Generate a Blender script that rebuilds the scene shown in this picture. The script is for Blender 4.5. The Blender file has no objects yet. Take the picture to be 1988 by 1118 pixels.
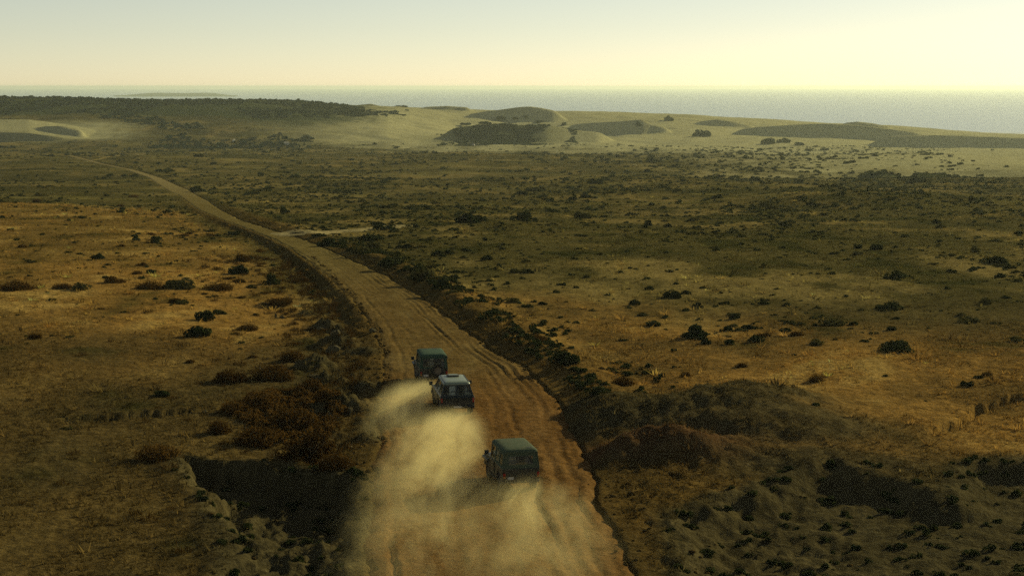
import bpy, bmesh, math, random
import numpy as np
from mathutils import Matrix, Vector

rng = np.random.default_rng(7)
random.seed(7)
SC = bpy.context.scene
COL = SC.collection
R = math.radians

# ------------------------------------------------------------------ camera
H = 17.8            # camera height above the track, metres
F = 3200.0          # focal length in pixels of the 1988 px wide photograph
CX, CY = 994.0, 559.0
PITCH = math.atan((559.0 - 168.0) / F)
cam = bpy.data.cameras.new('camera')
cam.sensor_width = 36.0
cam.lens = 36.0 * F / 1988.0
cam.clip_start = 0.5
cam.clip_end = 120000.0
camo = bpy.data.objects.new('camera', cam)
COL.objects.link(camo)
camo.location = (0, 0, H)
camo.rotation_euler = (math.pi / 2 - PITCH, 0, 0)
SC.camera = camo

# ------------------------------------------------------------------ sky, sun, exposure
SUN_AZ, SUN_EL = R(48), R(20)      # azimuth to the right of the view direction
w = bpy.data.worlds.new('World'); SC.world = w; w.use_nodes = True
nt = w.node_tree
bg = nt.nodes['Background']
sky = nt.nodes.new('ShaderNodeTexSky'); sky.sky_type = 'NISHITA'
sky.sun_disc = False
sky.sun_elevation = SUN_EL
sky.sun_rotation = SUN_AZ
sky.altitude = 0
sky.air_density = 0.6
sky.dust_density = 0.15
sky.ozone_density = 1.0
tint = nt.nodes.new('ShaderNodeMix'); tint.data_type = 'RGBA'; tint.blend_type = 'MULTIPLY'
tint.inputs['Factor'].default_value = 1.0
tint.inputs['B'].default_value = (1.16, 1.0, 0.76, 1)
hs = nt.nodes.new('ShaderNodeHueSaturation'); hs.inputs['Saturation'].default_value = 0.8
nt.links.new(sky.outputs[0], hs.inputs['Color'])
nt.links.new(hs.outputs[0], tint.inputs['A'])
nt.links.new(tint.outputs['Result'], bg.inputs[0])
bg.inputs[1].default_value = 0.102
sl = bpy.data.lights.new('sun', 'SUN'); sl.energy = 5.0; sl.angle = R(0.6); sl.color = (1.0, 0.90, 0.48)
so = bpy.data.objects.new('sun', sl); COL.objects.link(so)
sd = Vector((math.sin(SUN_AZ) * math.cos(SUN_EL), math.cos(SUN_AZ) * math.cos(SUN_EL), math.sin(SUN_EL)))
so.rotation_euler = sd.to_track_quat('Z', 'Y').to_euler()
so.location = (200, 200, 200)
SC.view_settings.view_transform = 'Standard'
SC.view_settings.look = 'None'
SC.view_settings.exposure = 0.0
SC.view_settings.gamma = 1.0
SC.cycles.use_denoising = False
SC.cycles.max_bounces = 6
SC.cycles.volume_bounces = 2
SC.cycles.transparent_max_bounces = 24
SC.cycles.volume_max_steps = 256

# ------------------------------------------------------------------ helpers
def tag(o, label=None, cat=None, group=None, kind=None):
    if label: o['label'] = label
    if cat: o['category'] = cat
    if group: o['group'] = group
    if kind: o['kind'] = kind
    return o

def link(name, me, mat=None, parent=None):
    o = bpy.data.objects.new(name, me); COL.objects.link(o)
    if mat is not None and me is not None and len(me.materials) == 0: me.materials.append(mat)
    if parent is not None: o.parent = parent
    return o

def empty(name, loc=(0, 0, 0), rz=0.0):
    o = bpy.data.objects.new(name, None); COL.objects.link(o)
    o.empty_display_size = 0.3
    o.location = loc; o.rotation_euler = (0, 0, rz)
    return o

def np_mesh(name, V, Fc, col=None, smooth=False):
    """V (n,3); Fc (m,k) index array; col (n,3) or (n,4) point colours"""
    V = np.ascontiguousarray(V, dtype=np.float32); Fc = np.ascontiguousarray(Fc, dtype=np.int32)
    me = bpy.data.meshes.new(name)
    n, m, k = len(V), len(Fc), Fc.shape[1]
    me.vertices.add(n); me.vertices.foreach_set('co', V.ravel())
    me.loops.add(m * k); me.loops.foreach_set('vertex_index', Fc.ravel())
    me.polygons.add(m)
    me.polygons.foreach_set('loop_start', np.arange(0, m * k, k, dtype=np.int32))
    me.polygons.foreach_set('loop_total', np.full(m, k, dtype=np.int32))
    if smooth: me.polygons.foreach_set('use_smooth', np.ones(m, dtype=bool))
    me.update(calc_edges=True)
    if col is not None:
        a = me.color_attributes.new('Col', 'FLOAT_COLOR', 'POINT')
        c = np.ones((n, 4), dtype=np.float32); c[:, :col.shape[1]] = col
        a.data.foreach_set('color', c.ravel())
    return me

def grid_faces(nr, nc):
    i = np.arange((nr - 1) * (nc - 1)); r, c = i // (nc - 1), i % (nc - 1)
    a = r * nc + c
    return np.stack([a, a + 1, a + nc + 1, a + nc], 1)

def _hash(ix, iy, seed):
    h = (ix.astype(np.int64) * 374761393 + iy.astype(np.int64) * 668265263 + seed * 2147483647) & 0xffffffff
    h = ((h ^ (h >> 13)) * 1274126177) & 0xffffffff
    return (h ^ (h >> 16)) & 0xffffffff

def perlin(x, y, seed=0):
    x0 = np.floor(x); y0 = np.floor(y); fx = x - x0; fy = y - y0
    def g(ix, iy, dx, dy):
        a = _hash(ix, iy, seed) * (2 * np.pi / 4294967296.0)
        return np.cos(a) * dx + np.sin(a) * dy
    u = fx * fx * fx * (fx * (fx * 6 - 15) + 10); v = fy * fy * fy * (fy * (fy * 6 - 15) + 10)
    a = g(x0, y0, fx, fy); b = g(x0 + 1, y0, fx - 1, fy)
    c = g(x0, y0 + 1, fx, fy - 1); d = g(x0 + 1, y0 + 1, fx - 1, fy - 1)
    return ((a + (b - a) * u) + ((c + (d - c) * u) - (a + (b - a) * u)) * v) * 1.5

def fbm(x, y, octv=4, seed=0, gain=0.5, lac=2.03):
    s = 0; amp = 1.0; t = 0
    for i in range(octv):
        s = s + amp * perlin(x, y, seed + i * 17); t += amp
        amp *= gain; x = x * lac + 3.7; y = y * lac + 1.3
    return s / t

def ss(a, b, x):
    t = np.clip((x - a) / (b - a), 0, 1); return t * t * (3 - 2 * t)

# ------------------------------------------------------------------ pixel <-> place (to lay the place out at real distances)
cp, sp = math.cos(PITCH), math.sin(PITCH)
def ray(px, py):
    a = (np.asarray(px, float) - CX) / F; b = (CY - np.asarray(py, float)) / F
    return a, cp + b * sp, -sp + b * cp      # dx, dy, dz (z up); forward +Y

def z_of(px, py, Y):
    dx, dy, dz = ray(px, py); return H + dz / dy * Y
def u_of(px, py=300.0):
    dx, dy, dz = ray(px, py); return dx / dy
def plane_pt(px, py, z=0.0):
    dx, dy, dz = ray(px, py); t = (z - H) / dz
    return np.stack([dx * t, dy * t], -1)

# ------------------------------------------------------------------ terrain
PROF_Y = np.array([0, 90, 135, 180, 245, 366, 550, 780, 1100, 1460], float)
PROF_Z = np.array([0, 0, -0.15, -1.0, -3.0, -8.5, -16, -22, -29, -38], float)
def pix_row(tbl):
    t = np.array(tbl, float); return t[:, 0], t[:, 1]
PXM, YM = pix_row([(-900, 226), (0, 224), (400, 220), (600, 222), (750, 232), (900, 258), (1050, 268), (1200, 262),
                   (1350, 262), (1500, 268), (1650, 272), (1800, 284), (1988, 290), (2800, 300)])
PXS, YS = pix_row([(-900, 189), (0, 191), (200, 193), (450, 195.5), (600, 200), (700, 206), (820, 211), (920, 213.5), (1085, 217),
                   (1200, 219), (1330, 222), (1400, 226), (1500, 232), (1600, 240), (1720, 245), (1800, 250), (1900, 258),
                   (1988, 262), (2300, 266), (2800, 270)])
ROWS_Y = np.concatenate([PROF_Y, [1800, 2070, 2400, 2750]])
SEA_Z = -55.5

def base(X, Y):
    """smooth ground without the small relief"""
    X = np.asarray(X, float); Y = np.asarray(Y, float)
    px = CX + F * X / np.maximum(Y, 60.0) * 1.0
    n = len(ROWS_Y)
    zm = z_of(PXM, YM, 1800.0); zs = z_of(PXS, YS, 2070.0)
    vals = [np.full_like(Y, z) for z in PROF_Z]
    vals += [np.interp(px, PXM, zm), np.interp(px, PXS, zs), np.full_like(Y, -53.0), np.full_like(Y, -62.0)]
    V = np.stack(vals, 0)
    k = np.clip(np.searchsorted(ROWS_Y, Y, side='right') - 1, 0, n - 2)
    T = np.zeros_like(V)
    for i in range(n):
        if i == 0: T[i] = 0
        elif i == n - 1: T[i] = (V[i] - V[i - 1]) / (ROWS_Y[i] - ROWS_Y[i - 1])
        else:
            s0 = (V[i] - V[i - 1]) / (ROWS_Y[i] - ROWS_Y[i - 1]); s1 = (V[i + 1] - V[i]) / (ROWS_Y[i + 1] - ROWS_Y[i])
            T[i] = np.where(s0 * s1 > 0, 2 * s0 * s1 / np.where(s0 + s1 == 0, 1, s0 + s1), 0)
    idx = np.indices(Y.shape)
    def pick(A, kk): return np.take_along_axis(A, kk[None], 0)[0]
    h = ROWS_Y[k + 1] - ROWS_Y[k]; t = np.clip((Y - ROWS_Y[k]) / h, 0, 1.0)
    t2, t3 = t * t, t * t * t
    return ((2 * t3 - 3 * t2 + 1) * pick(V, k) + (t3 - 2 * t2 + t) * h * pick(T, k)
            + (-2 * t3 + 3 * t2) * pick(V, k + 1) + (t3 - t2) * h * pick(T, k + 1))

# depth of a photograph row on the smooth ground near the track
_yy = np.linspace(40, 1460, 6000); _zz = base(np.zeros_like(_yy), _yy)
_row = CY - F * np.tan(PITCH + np.arctan2(_zz - H, _yy))
def Y_row(py): return np.interp(-np.asarray(py, float), -_row, _yy)

LEFT = [(1118, 705), (975, 712), (900, 722), (850, 730), (800, 738), (745, 737), (700, 742), (640, 725), (580, 680), (525, 620), (478, 555),
        (452, 498), (428, 432), (408, 386), (380, 348), (345, 289), (328, 240), (318, 190), (303, 130), (299, 95)]
RIGHT = [(1118, 1235), (975, 1170), (900, 1150), (850, 1125), (780, 1090), (725, 1040), (680, 960), (620, 880), (575, 820), (530, 742), (495, 664),
         (465, 592), (452, 548), (428, 470), (408, 430), (390, 404), (368, 364), (345, 312), (330, 262), (318, 201), (303, 142), (299, 103)]
def edge(tbl):
    t = np.array(tbl, float); Y = Y_row(t[:, 0]); dx, dy, dz = ray(t[:, 1], t[:, 0])
    return Y, dx / dy * Y
YL, XLp = edge(LEFT); YR, XRp = edge(RIGHT)
_g = np.linspace(20, 1250, 5000)
def smooth_curve(Yk, Xk):
    x = np.interp(_g, Yk, Xk)
    lo = _g < Yk[0]
    x[lo] = Xk[0] + (Xk[2] - Xk[0]) / (Yk[2] - Yk[0]) * (_g[lo] - Yk[0])
    hi = _g > Yk[-1]
    x[hi] = Xk[-1] + (Xk[-1] - Xk[-3]) / (Yk[-1] - Yk[-3]) * (_g[hi] - Yk[-1])
    for _ in range(3):
        k = 17; x = np.convolve(np.pad(x, k // 2, mode='reflect', reflect_type='odd'), np.ones(k) / k, 'valid')
    return x
XLg, XRg = smooth_curve(YL, XLp), smooth_curve(YR, XRp)
_ea = np.interp(_g, [20, 120, 300], [1.0, .8, .5])
XLg = XLg + _ea * (.55 * fbm(_g / 6.0, _g * 0 + 3, 3, 11) + .18 * perlin(_g / 1.1, _g * 0 + 5, 12))
XRg = XRg + _ea * (.50 * fbm(_g / 6.0, _g * 0 + 13, 3, 13) + .18 * perlin(_g / 1.1, _g * 0 + 15, 14))
def XL(Y): return np.interp(Y, _g, XLg)
def XR(Y): return np.interp(Y, _g, XRg)
ROAD_END = 1180.0

# dunes: crest in photograph pixels, distance of the crest, slopes of the slip face and of the long back
DUNES = [
    ([(672, 210), (700, 204), (722, 202), (738, 206), (762, 212)], 2020, .85, .05),
    ([(800, 214), (830, 208), (870, 206.5), (905, 209), (930, 216)], 2030, .85, .05),
    ([(880, 228), (930, 219), (975, 213), (1010, 208.5), (1030, 207.5), (1050, 210), (1085, 217), (1110, 224)], 1960, .85, .06),
    ([(820, 268), (880, 252), (930, 244), (975, 241), (1020, 244), (1060, 243), (1110, 253), (1160, 258), (1220, 272)], 1640, .34, .05),
    ([(1075, 250), (1130, 240), (1200, 236), (1245, 232), (1262, 240), (1290, 247), (1330, 262)], 1800, .82, .06),
    ([(1325, 246), (1360, 236), (1390, 232.5), (1420, 236), (1450, 243), (1475, 250)], 1930, .85, .05),
    ([(1385, 258), (1420, 252), (1470, 247), (1540, 242), (1600, 241), (1650, 243), (1700, 248), (1760, 255), (1830, 264)], 1800, .85, .05),
    ([(1615, 247), (1640, 238.5), (1662, 236.5), (1690, 240), (1725, 247), (1745, 256)], 2000, .85, .05),
    ([(1640, 272), (1700, 266), (1760, 264), (1840, 263), (1900, 266), (1988, 269), (2150, 272), (2300, 290)], 1640, .85, .05),
    ([(1735, 350), (1765, 337), (1800, 336), (1850, 341), (1910, 347), (1960, 356), (1985, 366)], 690, .7, .07),
    ([(1655, 346), (1680, 336), (1705, 333), (1735, 339), (1750, 348)], 700, .7, .07),
    ([(-200, 232), (0, 233), (60, 233), (100, 238), (150, 246), (215, 258), (250, 268)], 1640, .16, .04),
    ([(20, 262), (60, 250), (95, 245), (130, 246), (160, 252), (185, 262)], 1600, .85, .10),
]
def dunes(X, Y, z):
    pxa = CX + F * X / np.maximum(Y, 60.0)
    z = z.copy(); m = np.zeros_like(z)
    for c, Yc, sf, sb in DUNES:
        c = np.array(c, float); zc = z_of(c[:, 0], c[:, 1], Yc); wv_ = c[-1, 0] - c[0, 0]
        k = (Y > Yc - 70) & (Y < Yc + 420) & (pxa > c[0, 0] - .3 * wv_) & (pxa < c[-1, 0] + .3 * wv_)
        if not k.any(): continue
        px, x, y, z_ = pxa[k], X[k], Y[k], z[k]
        yc = Yc + 14 * fbm(x / 160, np.full_like(x, Yc * .01), 2, seed=int(Yc)) * (Yc / 1800)
        pj = px + .05 * wv_ * fbm(x / 60, y / 60, 2, 31)
        zz = np.interp(px, c[:, 0], zc)
        zz = zz - 9 * (1 - ss(c[0, 0], c[0, 0] + .16 * wv_, pj)) - 9 * (1 - ss(c[-1, 0], c[-1, 0] - .16 * wv_, pj))
        zz = np.where(px < c[0, 0], zz - (c[0, 0] - px) * .6, np.where(px > c[-1, 0], zz - (px - c[-1, 0]) * .6, zz))
        h = zz - np.maximum(sf * (yc - y), sb * (y - yc))
        a = np.clip((h - z_) / 1.2 + .5, 0, 1)
        z[k] = np.where(a >= 1, h, np.where(a <= 0, z_, z_ + (h - z_) * a + a * (1 - a) * .6))
        m[k] = np.maximum(m[k], np.where(a > .3, 1, 0))
    return z, m

def poly_sdf(X, Y, P):
    """signed distance to polygon, positive inside"""
    P = np.asarray(P, float); d = np.full(X.shape, 1e9); inside = np.zeros(X.shape, bool)
    n = len(P)
    for i in range(n):
        a, b = P[i], P[(i + 1) % n]; e = b - a
        wx, wy = X - a[0], Y - a[1]
        t = np.clip((wx * e[0] + wy * e[1]) / (e @ e), 0, 1)
        d = np.minimum(d, (wx - t * e[0]) ** 2 + (wy - t * e[1]) ** 2)
        cnd = ((a[1] <= Y) & (b[1] > Y)) | ((b[1] <= Y) & (a[1] > Y))
        xi = a[0] + (Y - a[1]) / (b[1] - a[1] + 1e-12) * e[0]
        inside ^= cnd & (X < xi)
    return np.where(inside, 1, -1) * np.sqrt(d)

def PP(lst): return [plane_pt(x, y, 0.0) for x, y in lst]
PIT = PP([(348, 884), (430, 893), (520, 898), (600, 908), (690, 925), (704, 1000), (690, 1090), (640, 1180), (500, 1180), (430, 1110), (445, 1040), (398, 995), (402, 955), (366, 925)])
HOLLOW = PP([(1300, 1000), (1400, 962), (1470, 944), (1540, 918), (1600, 902), (1650, 908), (1700, 925), (1760, 938), (1835, 957), (1850, 912),
             (1900, 892), (1990, 890), (2200, 893), (2300, 1110), (1700, 1130), (1320, 1130)])
CRACK = PP([(118, 812), (180, 806), (240, 800), (300, 795), (372, 788), (372, 797), (300, 806), (240, 812), (180, 818), (122, 820)])
GULLY = PP([(1800, 845), (1850, 822), (1890, 800), (1950, 785), (2060, 770), (2060, 778), (1950, 797), (1895, 815), (1860, 838), (1812, 853)])
SPOIL = [(630, 632, 1.15, .75, .95), (655, 640, .9, .7, .7), (655, 672, 1.7, .9, 1.0), (608, 716, 1.6, .9, .95), (640, 742, 1.4, .8, .6), (655, 800, 2.0, 1.0, 1.05), (700, 760, 1.5, 1.0, .5),
         (700, 690, 1.4, .8, .45), (745, 860, 1.6, .9, .45), (530, 585, 1.3, .7, .5), (600, 600, 1.4, .7, .5)]
MOUNDS = [(1470, 800, 4.2, 3.4, 1.0), (1370, 818, 5.2, 3.6, .95), (1250, 835, 4.6, 3.0, .8), (1540, 850, 5.0, 4.0, .85), (1330, 885, 2.8, 1.7, 1.15), (1215, 892, 2.6, 1.5, .75),
          (1600, 905, 4.5, 2.6, .35), (1170, 800, 2.6, 2.2, .55)]
def terrain(X, Y, detail=True, full=False):
    X = np.asarray(X, float); Y = np.asarray(Y, float)
    z0 = base(X, Y)
    xl, xr = XL(Y), XR(Y)
    near_road = Y < ROAD_END + 60
    tl = np.where(near_road, (xl - X), 1e3)        # metres to the left of the left edge
    tr = np.where(near_road, (X - xr), 1e3)        # metres to the right of the right edge
    off = np.maximum(tl, tr)
    c = ss(1.0, 40.0, off)
    far = ss(90, 400, Y)
    inl = ss(2350, 1900, Y)
    z = z0 + c * inl * (far * (4.2 * fbm(X / 170, Y / 210, 3, 3) + 1.3 * fbm(X / 50, Y / 48, 3, 9)) + (1 - far) * .7 * fbm(X / 24, Y / 26, 3, 21))
    # the low golden rise left of the track
    z = z + c * 1.7 * np.exp(-((X + 105) / 75) ** 2 - ((Y - 300) / 62) ** 2) * 1.0
    z = z + ss(2, 9, tr) * np.exp(-((X - 38) / 30) ** 2 - ((Y - 100) / 13) ** 2) * .8
    z, dm = dunes(X, Y, z)
    # left side of the track: embankment that drops away
    far2 = ss(430, 150, Y)
    drop = ss(0.1, 1.6, tl) * ss(22, 3.0, tl)
    ygate = ss(112, 135, Y)
    z = z - drop * (.2 + .38 * ygate) * far2
    # right side: a bulldozed berm
    wob = 1 + .5 * fbm(X / 3.1, Y / 4.2, 3, 33)
    bh = np.interp(Y, [50, 84, 92, 110, 150, 200, 300, 500], [.0, .15, .42, .62, .7, .5, .45, .3])
    berm = ss(.15, 2.0, tr) * ss(6.5, 2.2, tr)
    gap = 1 - np.exp(-((Y - 199) / 5.5) ** 2)
    z = z + berm * bh * wob * gap
    z = z + .16 * ss(.2, 1.0, tl) * ss(3.5, 1.2, tl) * far2 * (.4 + wob * .4) * ss(180, 120, Y)
    # near features
    nearm = Y < 170
    if nearm.any():
        xs, ys = X[nearm], Y[nearm]; dz = np.zeros_like(xs)
        jx = xs + .7 * fbm(xs / 2.6, ys / 2.6, 4, 41); jy = ys + 1.5 * fbm(xs / 2.6, ys / 2.6, 4, 42)
        d = poly_sdf(jx + .8 * fbm(xs / 1.7, ys / 1.9, 3, 141), jy + .8 * fbm(xs / 1.7, ys / 1.9, 3, 142), PIT); dz -= (.10 + .95 * ss(63, 69.5, ys) + .4 * fbm(xs / .8, ys / 1.0, 4, 48)) * ss(-.05, 1.1, d + .35 * fbm(xs / .9, ys / 1.1, 3, 49))
        dz += .2 * np.exp(-((d + .4) / .8) ** 2)
        d = poly_sdf(jx, jy, HOLLOW); dz -= .85 * ss(-.3, 2.2, d - .3 + .5 * fbm(xs / 1.8, ys / 2.0, 3, 46)) + .14 * fbm(xs / .9, ys / 1.0, 4, 47) * ss(-.5, 1.5, d)
        jx2 = xs + .25 * fbm(xs / .6, ys / .6, 2, 43); jy2 = ys + .7 * fbm(xs / .8, ys / .9, 3, 44)
        d = poly_sdf(jx2, jy2, CRACK); dz -= .6 * ss(-.1, .3, d) * ss(-.5, .1, fbm(xs / 1.1, ys / 1.4, 2, 45) + .25)
        d = poly_sdf(jx2, jy2, GULLY); dz -= .8 * ss(-.1, .35, d)
        for (a, b, rx, ry, hh) in MOUNDS:
            p = plane_pt(a, b, 0.0); q = ((jx - p[0]) / rx) ** 2 + ((jy - p[1]) / ry) ** 2
            dz += hh * np.exp(-q * 1.1) * (1 + .22 * fbm(xs / 1.6, ys / 1.8, 4, int(a)))
        for (a, b, rx, ry, hh) in SPOIL:      # peaked heaps of dug earth on the left verge
            p = plane_pt(a, b, -.3); j3 = .35 * fbm(xs / .7, ys / .7, 3, int(a) + 5)
            q = np.sqrt(((jx - p[0]) / rx) ** 2 + ((jy - p[1]) / (ry * 1.5)) ** 2) + j3
            dz += hh * np.clip(1.05 - q, 0, 1) * (1 + .4 * fbm(xs / .35, ys / .5, 2, int(b)))
        rough = np.exp(-((xs - xl[nearm] + 2.8) / 2.6) ** 2) * ss(128, 112, ys) * ss(55, 65, ys)
        dz += rough * .32 * fbm(xs / .8, ys / .9, 4, 61)
        off_n = off[nearm]
        z[nearm] = z[nearm] + dz * ss(.0, .8, off_n)
        # the broken ground right of the track by the bend
        rr = ss(.3, 1.5, tr[nearm]) * ss(14, 6, tr[nearm]) * ss(92, 84, ys)
        z[nearm] = z[nearm] + rr * .30 * fbm(xs / 1.0, ys / 1.1, 4, 71)
    if detail:
        z = z + ss(.15, .8, tl) * ss(7, 2.5, tl) * ss(420, 260, Y) * (.22 * fbm(X / 1.1, Y / 1.7, 4, 83) - .05)
        k = ss(.2, 1.5, off) * ss(420, 120, Y)
        z = z + k * (.10 * fbm(X / 1.5, Y / 1.7, 3, 81) + .035 * perlin(X / .42, Y / .5, 82))
        sand = ss(1300, 1600, Y)
        z = z + sand * inl * (1 - dm * .7) * (.5 * fbm(X / 30, Y / 30, 3, 91) + 3.2 * (.35 - np.abs(fbm(X / 110 + Y / 300, Y / 75, 3, 92))))
    z = z + .07 * ss(1.4, .1, np.abs(off)) * (Y < ROAD_END)
    # bed of the track
    inr = ss(-.05, .45, -off)
    z = np.where(near_road & (Y < ROAD_END), z * (1 - inr) + (z0 - .35) * inr, z)
    if full: return z, dict(tl=tl, tr=tr, off=off, dm=dm, z0=z0)
    return z

_MY = np.concatenate([np.arange(42, 200, .6), np.arange(200, 500, 1.6), np.arange(500, 2450, 5)])
def ground_at(px, py):
    """first place where the sight line of a photograph pixel meets the ground"""
    out = []
    for a, b in zip(np.atleast_1d(px), np.atleast_1d(py)):
        dx, dy, dz = ray(a, b); xs = dx / dy * _MY; zr = H + dz / dy * _MY
        zt = terrain(xs, _MY, detail=False)
        hit = np.nonzero(zr < zt)[0]
        i = hit[0] if len(hit) else len(_MY) - 1
        i0 = max(i - 1, 0); f0, f1 = zr[i0] - zt[i0], zr[i] - zt[i]
        t = f0 / (f0 - f1) if (f0 - f1) > 1e-9 else 1.0
        Yh = _MY[i0] + (_MY[i] - _MY[i0]) * min(max(t, 0), 1)
        Xh = dx / dy * Yh
        out.append((Xh, Yh, float(terrain(np.array([Xh]), np.array([Yh]))[0])))
    return out

# ------------------------------------------------------------------ materials
def newmat(name):
    m = bpy.data.materials.new(name); m.use_nodes = True
    n = m.node_tree; b = n.nodes['Principled BSDF']; return m, n, b
def N(n, t, **kw):
    x = n.nodes.new(t)
    for k, v in kw.items(): setattr(x, k, v)
    return x
def noise(n, scale, detail=4, rough=.55, vec=None, dist=0.0):
    x = N(n, 'ShaderNodeTexNoise'); x.inputs['Scale'].default_value = scale; x.inputs['Detail'].default_value = detail
    x.inputs['Roughness'].default_value = rough; x.inputs['Distortion'].default_value = dist
    if vec is not None: n.links.new(vec, x.inputs['Vector'])
    return x
def mapr(n, src, a, b, c, d):
    x = N(n, 'ShaderNodeMapRange'); n.links.new(src, x.inputs['Value'])
    for k, v in zip(('From Min', 'From Max', 'To Min', 'To Max'), (a, b, c, d)): x.inputs[k].default_value = v
    return x.outputs['Result']
def math_(n, op, a, b=None):
    x = N(n, 'ShaderNodeMath', operation=op)
    for i, v in enumerate((a, b)):
        if v is None: continue
        if isinstance(v, (int, float)): x.inputs[i].default_value = v
        else: n.links.new(v, x.inputs[i])
    return x.outputs[0]
def mulc(n, col, fac):
    x = N(n, 'ShaderNodeVectorMath', operation='SCALE'); n.links.new(col, x.inputs[0]); n.links.new(fac, x.inputs['Scale']); return x.outputs[0]

def ground_material(name, fine=1.0, rough=.95, bump=.5, amp=1.0):
    m, n, b = newmat(name)
    at = N(n, 'ShaderNodeVertexColor', layer_name='Col')
    geo = N(n, 'ShaderNodeNewGeometry')
    v = geo.outputs['Position']
    n1 = noise(n, 5.5 * fine, 4, .75, v); n2 = noise(n, 1.5 * fine, 5, .65, v); n3 = noise(n, .33, 4, .6, v)
    f = math_(n, 'MULTIPLY', mapr(n, n1.outputs['Fac'], .25, .75, 1 - .5 * amp, 1 + .5 * amp), mapr(n, n2.outputs['Fac'], .25, .75, 1 - .45 * amp, 1 + .45 * amp))
    f = math_(n, 'MULTIPLY', f, mapr(n, n3.outputs['Fac'], .25, .75, .75, 1.25))
    c = mulc(n, at.outputs['Color'], f)
    n.links.new(c, b.inputs['Base Color'])
    b.inputs['Roughness'].default_value = rough
    b.inputs['Specular IOR Level'].default_value = 0.0
    bp = N(n, 'ShaderNodeBump'); bp.inputs['Strength'].default_value = bump; bp.inputs['Distance'].default_value = .25
    hsum = math_(n, 'ADD', math_(n, 'MULTIPLY', n1.outputs['Fac'], .35), n2.outputs['Fac'])
    n.links.new(hsum, bp.inputs['Height']); n.links.new(bp.outputs['Normal'], b.inputs['Normal'])
    return m
M_GROUND = ground_material('dry ground', 1.0, .95, .8)
M_ROAD = ground_material('dirt track', 1.15, .9, .55, .8)

def leaf_material(name, c1, c2, trans=.25):
    m, n, b = newmat(name)
    oi = N(n, 'ShaderNodeObjectInfo'); geo = N(n, 'ShaderNodeNewGeometry')
    ns = noise(n, 1.7, 3, .6, geo.outputs['Position'])
    r = N(n, 'ShaderNodeValToRGB'); r.color_ramp.elements[0].color = (*c1, 1); r.color_ramp.elements[1].color = (*c2, 1)
    r.color_ramp.elements[0].position = .3; r.color_ramp.elements[1].position = .75
    f = math_(n, 'ADD', ns.outputs['Fac'], mapr(n, oi.outputs['Random'], 0, 1, -.18, .18))
    n.links.new(f, r.inputs['Fac'])
    n.links.new(r.outputs['Color'], b.inputs['Base Color']); b.inputs['Roughness'].default_value = .8
    b.inputs['Specular IOR Level'].default_value = 0.0
    tr = N(n, 'ShaderNodeBsdfTranslucent'); n.links.new(r.outputs['Color'], tr.inputs['Color'])
    mx = N(n, 'ShaderNodeMixShader'); mx.inputs['Fac'].default_value = trans
    n.links.new(b.outputs[0], mx.inputs[1]); n.links.new(tr.outputs[0], mx.inputs[2])
    n.links.new(mx.outputs[0], n.nodes['Material Output'].inputs['Surface'])
    return m
M_SHRUB = leaf_material('dark shrub leaves', (.014, .022, .009), (.046, .052, .018))
M_DRYSHRUB = leaf_material('dry brown shrub twigs', (.040, .022, .006), (.110, .060, .015), .3)
M_OLIVE = leaf_material('olive scrub leaves', (.034, .036, .012), (.090, .080, .026))
M_WOOD = leaf_material('dark wood leaves', (.016, .032, .018), (.045, .06, .03), .15)
def plain(name, c, rough=.8, metal=0.0, var=.25, scale=8.0):
    m, n, b = newmat(name)
    tc = N(n, 'ShaderNodeTexCoord'); ns = noise(n, scale, 4, .6, tc.outputs['Object'])
    rgb = N(n, 'ShaderNodeRGB'); rgb.outputs[0].default_value = (*c, 1)
    n.links.new(mulc(n, rgb.outputs[0], mapr(n, ns.outputs['Fac'], .25, .75, 1 - var, 1 + var)), b.inputs['Base Color'])
    b.inputs['Roughness'].default_value = rough; b.inputs['Metallic'].default_value = metal; b.inputs['Specular IOR Level'].default_value = .1 if rough > .7 else .4
    return m
M_BARK = plain('bark', (.09, .065, .04), .9)
def tuft_material():
    m, n, b = newmat('dry grass blades')
    at = N(n, 'ShaderNodeVertexColor', layer_name='Col')
    n.links.new(at.outputs['Color'], b.inputs['Base Color']); b.inputs['Roughness'].default_value = .85
    b.inputs['Specular IOR Level'].default_value = 0.0
    tr = N(n, 'ShaderNodeBsdfTranslucent'); n.links.new(at.outputs['Color'], tr.inputs['Color'])
    mx = N(n, 'ShaderNodeMixShader'); mx.inputs['Fac'].default_value = .4
    n.links.new(b.outputs[0], mx.inputs[1]); n.links.new(tr.outputs[0], mx.inputs[2])
    n.links.new(mx.outputs[0], n.nodes['Material Output'].inputs['Surface'])
    return m
M_TUFT = tuft_material()

# ------------------------------------------------------------------ ground sheet
GOLD = np.array([.230, .130, .034]); OLIVE = np.array([.072, .060, .020]); SAND = np.array([.325, .298, .155]); DIRT = np.array([.085, .053, .016]); DUN = np.array([.068, .050, .019]); STRAW = np.array([.310, .200, .060])
PALE = np.array([.180, .146, .046]); GREY = np.array([.056, .046, .022]); SCRUB = np.array([.026, .028, .008]); GREEN = np.array([.026, .036, .014])
def lerp(a, b, t): return a + (b - a) * t[..., None]
def gz(px, py, cx, cy, rx, ry): return np.exp(-((px - cx) / rx) ** 2 - ((py - cy) / ry) ** 2)
def zone_at(cxp, cyp, rx, ry, X, Y):
    """elliptic patch of vegetation round a place; radii in metres"""
    p = plane_pt(cxp, cyp, 0.0) if cyp > 560 else np.array(_pt(cxp, cyp))
    return np.exp(-((X - p[0]) / rx) ** 2 - ((Y - p[1]) / ry) ** 2)
def _pt(a, b):
    Yp = float(Y_row(b)); dx, dy, dz = ray(a, b); return dx / dy * Yp, Yp

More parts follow.
